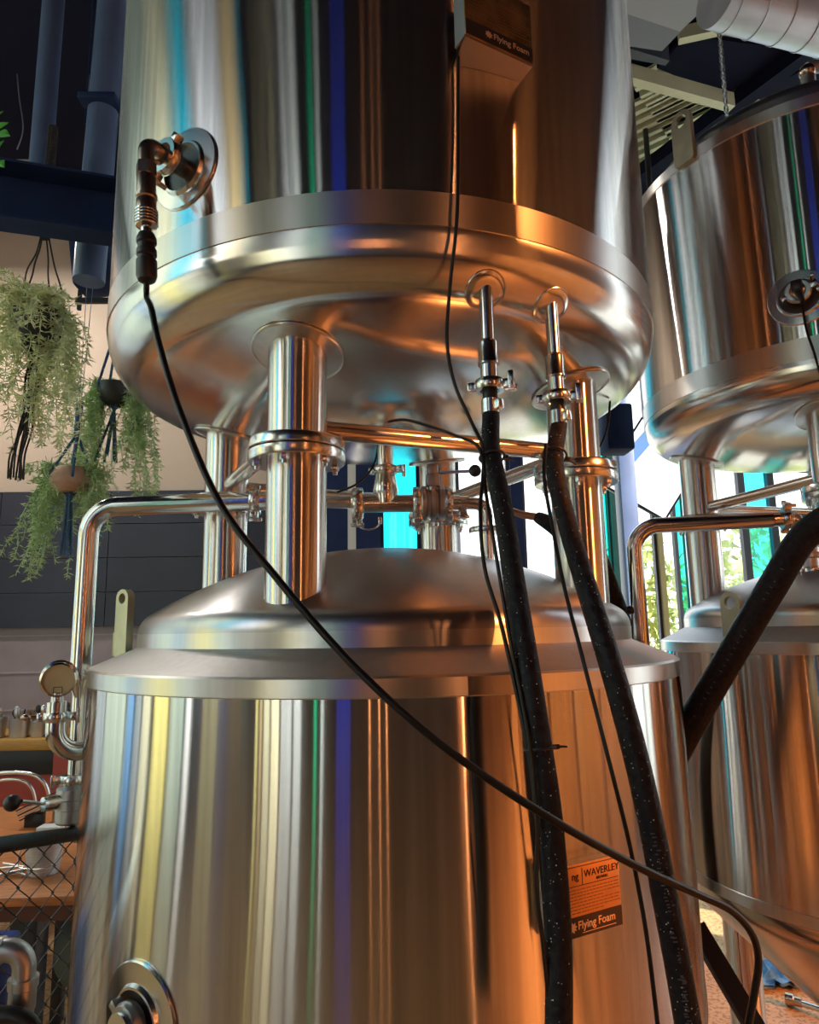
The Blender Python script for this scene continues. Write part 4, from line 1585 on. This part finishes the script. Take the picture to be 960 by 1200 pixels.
MB().tube([(c.x-.07, 1.0, ztb+.118), (c.x-.074, .97, ztb+.08), (c.x-.05, .925, ztb+.04), (c.x+.05, .925, ztb+.04), (c.x+.074, .97, ztb+.08), (c.x+.07, 1.0, ztb+.118)], .002, 6, 5).build('bail_handle', FIT, bk)
c = P(15, 1028, .98)
gt_ = thing('cutlery_pile', 'small heap of dark cutlery and a ring beside the metal bucket', 'cutlery', (c.x, .98, ztb-.005))
for i in range(7):
    a = rnd.uniform(0, PI)
    p = V((c.x+rnd.uniform(-.03, .04), .98+rnd.uniform(-.04, .04), ztb+.002+.004*i))
    MB().cyl(p-V((math.cos(a), math.sin(a), 0))*.05, p+V((math.cos(a), math.sin(a), .1))*.05, .004, 8).build('knife', DULL, gt_)
MB().tube([(c.x+.055+.03*math.cos(t), 1.02, ztb+.035+.03*math.sin(t)) for t in [2*PI*i/20 for i in range(20)]], .0025, 6, closed=True).build('ring', PLASTIC, gt_)

# second table further back
tb2 = thing('wooden_table', 'plain orange wooden table top further back, above the fence rail', 'table', (-1.9, 1.75, 0), 'orange wooden tables')
q = P(28, 985, 1.62)
zz = P(15, 972, 1.75).z
MB().box((q.x-.5, 1.9, zz-.015), (1.0, .62, .03), None, .004).build('tabletop', WOOD, tb2)
for dx in (-.85, -.15):
    MB().box((q.x+dx, 1.95, (zz-.03)/2), (.07, .07, zz-.03), None, .005).build('leg', PLASTIC, tb2)
# third with boxes
zz3 = P(60, 985, 1.62).z
tb3 = thing('wooden_table', 'orange table end carrying the white box and menu holder beside the tank', 'table', (-1.3, 1.7, 0), 'orange wooden tables')
qa_ = P(80, 985, 1.62)
MB().box((qa_.x+.19, 1.86, zz3-.015), (.74, .5, .03), None, .004).build('tabletop', WOOD, tb3)
MB().cyl((qa_.x+.1, 1.86, .01), (qa_.x+.1, 1.86, zz3-.02), .035, 16).build('leg', PLASTIC, tb3)
q = P(58, 972, 1.68)
wb = tag(MB().box((q.x, 1.70, zz3+.025), (.11, .08, .045), None, .008).build('napkin_box', WHITE, None, (q.x, 1.7, zz3)), 'white box on the orange table just above the fence rail', 'box')
q = P(72, 962, 1.85)
tag(MB().box((q.x, 1.90, zz3+.055), (.11, .07, .105), None, .004).build('card_box', CREAM, None, (q.x, 1.9, zz3)), 'pale yellow box behind the white box', 'box')
q = P(46, 962, 1.78)
mh = thing('menu_holder', 'stack of dark menus with pale edges leaning beside the white box', 'menu', (q.x, 1.8, zz3))
MB().box((0, 0, .04), (.08, .05, .08), M.Translation((q.x-.03, 1.8, zz3)), .003).build('stand', PLASTIC, mh)
for i in range(5):
    MB().box((.03, 0, .085+.012*i), (.16, .10, .006), M.Translation((q.x, 1.8, zz3)) @ M.Rotation(-.42, 4, 'Y')).build('menu', (PLASTIC, DULL)[i % 2], mh)

# bent tube chair
q = P(28, 945, 2.3)
ch = thing('tube_chair', 'metal chair with two bent tube hoops for a back, in front of the red counter', 'chair', (q.x-.05, 2.4, 0))
zs = .46
for w, top, r in ((.215, P(18, 904, 2.3).z, .011), (.145, P(15, 912, 2.3).z, .009)):
    cx_ = q.x-.07
    MB().tube([(cx_-w, 2.3, zs), (cx_-w*1.0, 2.28, top-.15), (cx_-w*.72, 2.27, top-.03), (cx_, 2.27, top), (cx_+w*.72, 2.27, top-.03), (cx_+w, 2.28, top-.15), (cx_+w*.92, 2.3, zs)], r, 12, 8).build('back_hoop', FIT, ch)
MB().lathe([(0, 0), (.19, 0), (.205, .012), (.19, .026), (0, .022)], 32, M.Translation((q.x-.07, 2.48, zs-.01))).build('seat', plain('dark_red_seat', (.16, .03, .02), .45), ch)
for sx in (-1, 1):
    for sy in (-1, 1):
        MB().tube([(q.x-.07+sx*.14, 2.48+sy*.14, zs-.008), (q.x-.07+sx*.2, 2.48+sy*.2, .0)], .011, 10).build('leg', FIT, ch)
# round black stool beside the table
q = P(86, 1118, 1.35)
st = thing('black_stool', 'round black seat on a thin black leg beside the front tank', 'stool', (q.x+.05, 1.35, 0))
zq = P(80, 1085, 1.35).z
sf = frame((q.x+.06, 1.35, P(80, 1110, 1.35).z), V((-.2, -.9, .35)))
MB().lathe([(0, -.03), (.13, -.03), (.15, -.01), (.15, .01), (.14, .025), (0, .035)], 36, sf).build('seat', PLASTIC, st)
MB().cyl((q.x+.06, 1.38, .0), (q.x+.06, 1.38, P(80, 1110, 1.35).z-.0), .02, 12).build('leg', PLASTIC, st)
q = P(59, 1100, 1.3)
MB().box((q.x-.02, 1.45, .33), (.045, .045, .66), None, .004).build('leg', PLASTIC, tb)

# chain link fence
fa, fb = V((-1.15, -.42, 0)), V((-.74, .10, 0))
fa = P(-60, 1000, -.42); fb = P(95, 975, .02)
zr_ = (P(0, 988, -.25).z)
u = V((fb.x-fa.x, fb.y-fa.y, 0))
Lf = u.length
u = u/Lf
fn = thing('wire_fence', 'black chain link fence with a thick top rail at the lower left', 'fence', (fa.x, fa.y, 0))
ra, rb = V((fa.x, fa.y, P(-60, 999, -.42).z)), V((fb.x, fb.y, P(95, 976, .02).z))
MB().cyl(ra, rb, .0165, 20).build('top_rail', BLACK, fn)
MB().cyl((fa.x, fa.y, 0), (fa.x, fa.y, ra.z), .0165, 20).build('post', BLACK, fn)
wm = MB()
dw = .085
wn = V((-u.y, u.x, 0))
n = int(Lf/dw)+2
for i in range(n):
    pts = []
    j = 0
    z = ra.z+.012
    while z > .5:
        s_ = dw*(i+(.5 if j % 2 else -.02))
        s_ = min(max(s_, 0), Lf)
        rz = ra.z+(rb.z-ra.z)*s_/Lf
        pts.append(V((fa.x, fa.y, 0))+u*s_+V((0, 0, rz-.005-j*dw*.34))+wn*(.0022*(-1)**j))
        z = rz-.005-j*dw*.34
        j += 1
    pts2 = [V((p.x, p.y, p.z)) for p in pts]
    wm.tube(pts, .0019, 5)
    pts = []
    for j in range(len(pts2)):
        s_ = dw*(i+(.48 if j % 2 else 1.0))
        s_ = min(max(s_, 0), Lf)
        rz = ra.z+(rb.z-ra.z)*s_/Lf
        pts.append(V((fa.x, fa.y, 0))+u*s_+V((0, 0, rz-.005-j*dw*.34))-wn*(.0022*(-1)**j))
    wm.tube(pts, .0019, 5)
wm.build('wire_mesh', BLACK, fn)['kind'] = 'stuff'

# galvanised pipe elbow in front of the fence
e1 = P(30, 1112, -.48)
pe = thing('elbow_pipe', 'grey metal pipe elbow turning down into a black sleeve in the lower left corner', 'pipe', (e1.x, e1.y, e1.z-.3))
MB().tube(bend([e1+V((-.30, -.02, 0)), e1, e1+V((0, 0, -.075))], .03, 10), .019, 24).build('elbow', DULL, pe)
MB().lathe([(.019, 0), (.0225, 0), (.0225, .012), (.019, .014)], 24, frame(e1+V((-.05, -.003, 0)), (1, 0.06, 0))).build('collar', DULL, pe)
MB().lathe([(.019, -.045), (.0245, -.045), (.0245, -.06), (.022, -.062), (.022, -.095), (.020, -.098), (.020, -.12), (.028, -.128), (.028, -.133), (.018, -.135)], 28, M.Translation(e1)).build('union_nut', DULL, pe)
MB().cyl(e1+V((0, 0, -.13)), (e1.x, e1.y, .0), .0195, 20).build('sleeve', BLACK, pe)
MB().tube([e1+V((-.30, -.02, 0)), e1+V((-.5, -.03, 0)), V((e1.x-.6, e1.y-.03, e1.z-.1)), V((e1.x-.6, e1.y-.03, .02))], .019, 16, 6).build('feed_pipe', DULL, pe)
q = P(2, 1142, -.1)
tag(MB().box((q.x-.05, q.y, q.z/2-.0), (.13, .10, q.z+.15), None, .01).build('drum', BLUE, None, (q.x-.05, q.y, 0)), 'bright blue plastic drum at the left edge behind the elbow pipe', 'drum')
q = [P(-30, 1196, -.52), P(0, 1190, -.52), P(22, 1192, -.52), P(38, 1205, -.52), P(45, 1240, -.52)]
tag(MB().tube(q, .014, 14, 6).build('garden_hose', BLACK, None, q[0]), 'black hose looping at the bottom left corner', 'hose')
q = P(55, 1180, .9)
nb = tag(MB().box((-.95, 1.0, .09), (.7, .12, .18), M.Rotation(.05, 4, 'Z'), .01).build('low_bench', NAVY, None, (-.95, 1.0, 0)), 'dark navy low rail on the floor beside the front tank', 'bench')

# ================================================================== right side: roof, ducts, screen
# corrugated roof sheets between dark purlins
rd_ = V((.742, -.670, 0))
rp_ = V((.670, .742, 0))


def corr(c, L_, W_, name):
    n = int(W_/.09)*4
    vs, fs = [], []
    for k, off_ in enumerate((0, .006)):
        for e in (-L_/2, L_/2):
            for i in range(n+1):
                w = -W_/2+W_*(i+(0, .6, 0, .6)[i % 4])/n
                p = V(c)+rd_*e+rp_*w+V((0, 0, .06*(0, 0, 1, 1)[i % 4]+off_))
                vs.append(p)
    m_ = n+1
    for i in range(n):
        fs += [(i, i+1, m_+i+1, m_+i), (2*m_+i, 3*m_+i, 3*m_+i+1, 2*m_+i+1)]
    return tag(MB().add(vs, fs).build(name, ROOF, None, c), '', 'roof sheet')


def zp(x, y, z):
    d = ray(x, y)
    return CAM+d*((z-CAM.z)/d.z)


zrf = 5.25
for (x, y, L_, W_, lb) in ((775, 150, 2.2, .75, 'pale corrugated roof sheet just right of the upper tank'), (905, 62, 1.6, .8, 'pale corrugated roof sheet below the spiral duct'), (872, 137, 1.0, .45, 'pale corrugated roof sheet above the right tank rim')):
    o = corr(zp(x, y, zrf), L_, W_, 'roof_sheet')
    o['label'] = lb
    o['kind'] = 'structure'
for (x0, y0_, x1, y1_, r) in ((745, 208, 950, 55, .045), (735, 215, 940, 68, .02)):
    a, b_ = zp(x0, y0_, 5.08), zp(x1, y1_, 5.08)
    d = (b_-a).normalized()
    f = frame(a-d*.3, d, (0, 0, 1))
    o = MB().box((0, 0, (b_-a).length/2+.6), (r*2.4, r*2, (b_-a).length+1.2), f).build('purlin', GALV if r < .03 else DARK, None, a, smooth=False)
    struct(o)
a, b_ = zp(742, 88, 5.0), zp(850, 118, 5.0)
struct(MB().box((0, 0, (b_-a).length/2), (.10, .06, (b_-a).length+.1), frame(a, b_-a, (0, 0, 1))).build('cross_beam', ROOF, None, a, smooth=False))
a, b_ = zp(795, 42, 5.0), zp(905, 18, 5.0)
struct(MB().box((0, 0, (b_-a).length/2), (.08, .05, (b_-a).length), frame(a, b_-a, (0, 0, 1))).build('cross_beam', ROOF, None, a, smooth=False))
# spiral duct
a, b_ = zp(800, -40, 4.3), zp(1010, 60, 4.3)
a, b_ = zp(845, -8, 4.3), zp(990, 32, 4.3)
d = (b_-a).normalized()
a = a-d*.02
sd_ = thing('spiral_duct', 'big silver spiral duct crossing the upper right corner', 'duct', a)
L_ = (b_-a).length+.6
R_ = .135
MB().cyl(a, a+d*L_, R_, 48).build('pipe', GALV, sd_)
f = frame(a, d)
n = int(L_/.135)
sm = MB().tube([f @ V((R_*math.cos(2*PI*i/32), R_*math.sin(2*PI*i/32), .135*i/32)) for i in range(32*n)], .005, 6)
sm.build('spiral_seam', GALV, sd_)
for t_ in (.35, .75):
    q = a+d*(L_*t_)+V((0, 0, R_*.98))
    MB().cyl(q, (q.x, q.y, H), .006, 8).build('hanger_rod', GALV, sd_)
# boxy duct
c = zp(780, 20, 4.3)
dk_ = thing('box_duct', 'grey rectangular duct in the top right beside the upper tank', 'duct', c)


def slab(pix, z, h):
    """upright block whose under side shows those corners from the camera"""
    pts = [zp(x, y, z) for x, y in pix]
    return MB().prism([(p.x, p.y) for p in pts], h, M.Translation((0, 0, z)))


slab(((700, -60), (900, -60), (797, 37), (722, 12)), 4.5, .40).build('duct', DUCTG, dk_, smooth=False)
slab(((722, 11), (798, 37), (776, 60), (722, 52)), 4.56, .30).build('outlet', plain('mid_grey_duct_paint', (.20, .22, .26), .55), dk_, smooth=False)
slab(((722, 52), (785, 71), (780, 77), (722, 66)), 4.64, .12).build('flange_bar', PIER, dk_, smooth=False)
struct(slab(((806, 42), (932, 58), (850, 113), (770, 80)), 5.12, .03).build('ceiling_panel', DARK, smooth=False))
struct(slab(((880, 112), (975, 66), (990, 100), (925, 132)), 5.12, .03).build('ceiling_panel', DARK, smooth=False))
# chain
q0, q1 = P(843, 36, 1.5), P(853, 148, 1.5)
chn = thing('hanging_chain', 'steel chain hanging from the roof above the right tank rim', 'chain', q1)
n = 24
for i in range(n):
    t = i/(n-1)
    p = q0.lerp(q1, t)
    f = frame(p, (q1-q0), (1, 0, 0) if i % 2 else (0, 1, 0))
    rr, hl = .0105, .0115
    pts = [(rr*math.cos(t_), 0, hl*(1 if math.sin(t_) > 0 else -1)+rr*math.sin(t_)) for t_ in [2*PI*(k+.5)/14 for k in range(14)]]
    MB().tube([f @ V(p_) for p_ in pts], .0034, 6, closed=True).build('link', DULL, chn)
MB().cyl(q0, V((q0.x, q0.y, H)), .004, 8).build('hook_rod', DULL, chn)
# screen on a bracket
tl, tr, blc = P(755, 470, 2.6), P(800, 500, 2.35), P(744, 578, 2.6)
f, _, _ = plate_frame(P(752, 488, 2.7), P(830, 530, 2.62), P(743, 580, 2.7))
W_, H_ = (P(830, 530, 2.62)-P(752, 488, 2.7)).length, (P(752, 488, 2.7)-P(743, 580, 2.7)).length
tv = thing('wall_screen', 'white lit flat screen hanging under the right upper tank', 'screen', f @ V((W_/2, -H_, 0)))
MB().box((W_/2, -H_/2, -.02), (W_, H_, .035), f, .004).build('frame', PLASTIC, tv)
MB().box((W_/2, -H_/2, -.001), (W_-.03, H_-.03, .006), f).build('display', SCREEN, tv)
MB().box((W_*.25, -H_*.5, .0025), (.09, H_*.8, .002), f @ M.Rotation(-.15, 4, 'Z')).build('display_band', glow('pale_blue_band', (.25, .45, .85), .5), tv)
MB().cyl(f @ V((W_/2, -H_*.1, -.03)), V(((f @ V((W_/2, 0, -.1))).x, (f @ V((W_/2, 0, -.1))).y, H)), .02, 12).build('ceiling_pole', PLASTIC, tv)
# dark speaker behind the right leg
q = P(722, 515, 1.6)
sp2 = thing('wall_speaker', 'dark navy speaker box behind the right leg under the upper tank', 'speaker', q)
MB().box((0, 0, .05), (.14, .16, .24), M.Translation(q), .012).build('cabinet', NAVY, sp2)
MB().cyl(q+V((0, .05, .1)), V((q.x, q.y+.05, H)), .015, 10).build('ceiling_pole', PLASTIC, sp2)
q = P(735, 600, 2.4)
tag(MB().box((q.x, 2.4, H/2), (.10, .12, H), None, .004).build('steel_column', NAVYP, None, (q.x, 2.4, 0)), 'navy square column behind the right leg', 'column')
# items on the floor under the right tank
q = P(903, 1150, -.05)
def fl(x, y): 
    d = ray(x, y)
    return CAM+d*(-CAM.z/d.z)
q = fl(905, 1148)
rg = MB()
vs, fs = [], []
for i in range(11):
    for j in range(9):
        x, y = (i-5)*.028, (j-4)*.026
        vs.append((q.x+x+rnd.gauss(0, .005), q.y+y+rnd.gauss(0, .005), .02+abs(rnd.gauss(0, .022))*math.exp(-(x*x+y*y)*30)))
for i in range(10):
    for j in range(8):
        fs.append((i*9+j, i*9+j+1, i*9+10+j, i*9+9+j))
nv = len(vs)
vs += [(x, y, max(0, z-.012)) for x, y, z in vs]
fs += [tuple(k+nv for k in reversed(f_)) for f_ in fs]
tag(MB().add(vs, fs).build('cleaning_cloth', plain('blue_cloth', (.10, .28, .55), .8, 0, .4, 40), None, (q.x, q.y, 0), sharp=80), 'crumpled blue cloth on the floor under the right tank', 'cloth')
q = fl(922, 1178)
fp = thing('floor_coupling', 'small brass coupling on a thin tube lying on the floor, bottom right', 'pipe fitting', (q.x, q.y, 0))
MB().lathe([(.012, 0), (.024, 0), (.024, .03), (.018, .034), (.018, .06), (.012, .06)], 24, frame((q.x, q.y, .026), (1, -.9, 0))).build('coupling', BRASS, fp)
MB().cyl((q.x+.03, q.y-.03, .026), (q.x+.35, q.y-.36, .026), .011, 14).build('tube', FIT, fp)
# dark strut between the front tank and its neighbour
a, b_ = P(815, 1085, .25), P(900, 1230, .1)
b_ = a+(b_-a)*(a.z/(a.z-b_.z))
sr = tag(MB().box((0, 0, (b_-a).length/2), (.05, .03, (b_-a).length), frame(a, b_-a, (1, 0, 0)), .003).build('slanting_strip', PIER, None, b_), 'dark slanting strip leaning between the two lower tanks at the bottom right', 'strip')

# ------------------------------------------------------------------ trees outside
def tree(x, y, h, r, lb, n=900):
    t = thing('garden_tree', lb, 'tree', (x, y, -.35), 'trees outside the window')
    MB().tube([(x, y, -.4), (x+.05, y, h*.4), (x, y+.05, h*.75)], [.09, .06, .03], 10, 4).build('trunk', BARK, t)
    mb = MB()
    for i in range(n):
        while True:
            p = V((rnd.uniform(-1, 1), rnd.uniform(-1, 1), rnd.uniform(-1, 1)))
            if .25 < p.length < 1:
                break
        c = V((x, y, h*.55))+V((p.x*r, p.y*r, p.z*h*.5))
        d = V((rnd.gauss(0, 1), rnd.gauss(0, 1), rnd.gauss(0, 1))).normalized()
        s_ = d.cross(V((rnd.gauss(0, 1), rnd.gauss(0, 1), rnd.gauss(0, 1)))).normalized()
        w = rnd.uniform(.05, .1)
        mb.add([c-d*w*1.6, c+s_*w*.6+V((0, 0, .01)), c+d*w*1.6, c-s_*w*.6+V((0, 0, .01)), c-V((0, 0, .015))], [(0, 1, 2, 3), (0, 4, 1), (1, 4, 2), (2, 4, 3), (3, 4, 0)])
    mb.build('foliage', OUTLEAF, t, smooth=False)['kind'] = 'stuff'


for k, (x, y, h, r, lb) in enumerate(((3.1, 6.6, 2.6, .75, 'sunlit bushy tree outside, between the two transfer pipe stacks'), (4.9, 7.2, 2.9, .85, 'sunlit bushy tree outside behind the right leg of the right tank'),
                                      (2.3, 9.0, 1.6, .8, 'low sunlit shrub outside seen through the clear panes'), (7.2, 8.4, 3.1, 1.0, 'sunlit tree outside at the right edge behind the slanting hose'))):
    tree(x, y, h, r, lb)

# ------------------------------------------------------------------ light
w = bpy.data.worlds.new('world')
S.world = w
w.use_nodes = True
N, L = w.node_tree.nodes, w.node_tree.links
bg = N['Background']
tc = N.new('ShaderNodeTexCoord')
sx = N.new('ShaderNodeSeparateXYZ')
rp = N.new('ShaderNodeValToRGB')
e = rp.color_ramp.elements
e[0].position, e[1].position = .0, .6
e[0].color = (1.0, .98, .94, 1)
e[1].color = (.80, .90, 1.0, 1)
L.new(tc.outputs['Generated'], sx.inputs[0])
L.new(sx.outputs['Z'], rp.inputs[0])
L.new(rp.outputs[0], bg.inputs[0])
bg.inputs[1].default_value = 2.5
sun = bpy.data.lights.new('sun', 'SUN')
sun.energy = 15
sun.angle = .012
sun.color = (1, .93, .85)
so = bpy.data.objects.new('sun', sun)
COL.objects.link(so)
az, elv = math.radians(50), math.radians(27)
sd = V((math.sin(az)*math.cos(elv), -math.cos(az)*math.cos(elv), math.sin(elv)))
so.rotation_euler = sd.to_track_quat('Z', 'Y').to_euler()
so.location = sd*20

# added batten lamp, out of view, to brighten the dark kitchen side
TUBE = glow('fill_lamp_diffuser', (1, .95, .88), 3)
for k, (x, y, z, pw, rz) in enumerate(((-3.1, 2.9, 4.95, 62, 0),)):
    t = thing('added_fill_lamp', ('added fill lamp, a long white batten above the kitchen counter', 'added fill lamp, a long white batten behind the viewer')[k], 'lamp', (x, y, z), 'added fill lamps')
    rm = M.Translation((x, y, z)) @ M.Rotation(rz, 4, 'Z')
    MB().box((0, 0, .05), (1.3, .16, .06), rm, .01).build('housing', PALE, t)
    MB().box((0, 0, .005), (1.24, .12, .03), rm, .008).build('diffuser', TUBE, t)
    for sx in (-.5, .5):
        q = rm @ V((sx, 0, .08))
        MB().cyl(q, (q.x, q.y, H), .004, 6).build('cord', PLASTIC, t)
    ld = bpy.data.lights.new('added_fill_light', 'AREA')
    ld.shape = 'RECTANGLE'
    ld.size, ld.size_y = 1.24, .12
    ld.energy = pw
    ld.color = (1, .93, .84)
    lo = bpy.data.objects.new('added_fill_light', ld)
    COL.objects.link(lo)
    lo.location = (x, y, z-.02)
    lo.rotation_euler = (0, 0, rz)

# pendant lamps and a wall batten behind the camera: the thin warm lines in the steel
BULB = glow('warm_filament', (1, .36, .12), 18)
for i, x in enumerate((-.50, -.25, -.06)):
    t = thing('pendant_lamp', 'warm tube pendant lamp hanging behind the viewer', 'lamp', (x, -4.9, 2.1), 'pendant lamps')
    MB().cyl((x, -4.9, 1.5), (x, -4.9, 2.6), .007, 14).build('glass_tube', BULB, t)
    MB().cyl((x, -4.9, 2.6), (x, -4.9, 2.68), .022, 14).build('socket', PLASTIC, t)
    MB().cyl((x, -4.9, 2.68), (x, -4.9, H), .004, 8).build('cord', PLASTIC, t)
t = thing('wall_lamp', 'tall warm tube lamp on the wall behind the viewer', 'lamp', (2.3, YB+.12, 1.2))
MB().cyl((2.3, YB+.14, 1.0), (2.3, YB+.14, 4.2), .022, 14).build('tube', BULB, t)
MB().box((2.3, YB+.1, 2.6), (.05, .04, 3.3), None, .004).build('holder', PIER, t)

S.view_settings.view_transform = 'Standard'
S.view_settings.look = 'None'
S.view_settings.gamma = 1
S.view_settings.use_curve_mapping = False
S.view_settings.exposure = 0.35
S.cycles.max_bounces = 10
S.cycles.transparent_max_bounces = 16
S.cycles.glossy_bounces = 6
S.cycles.diffuse_bounces = 4
S.cycles.caustics_reflective = False
S.cycles.caustics_refractive = False
S.cycles.sample_clamp_indirect = 6
S.cycles.use_denoising = True
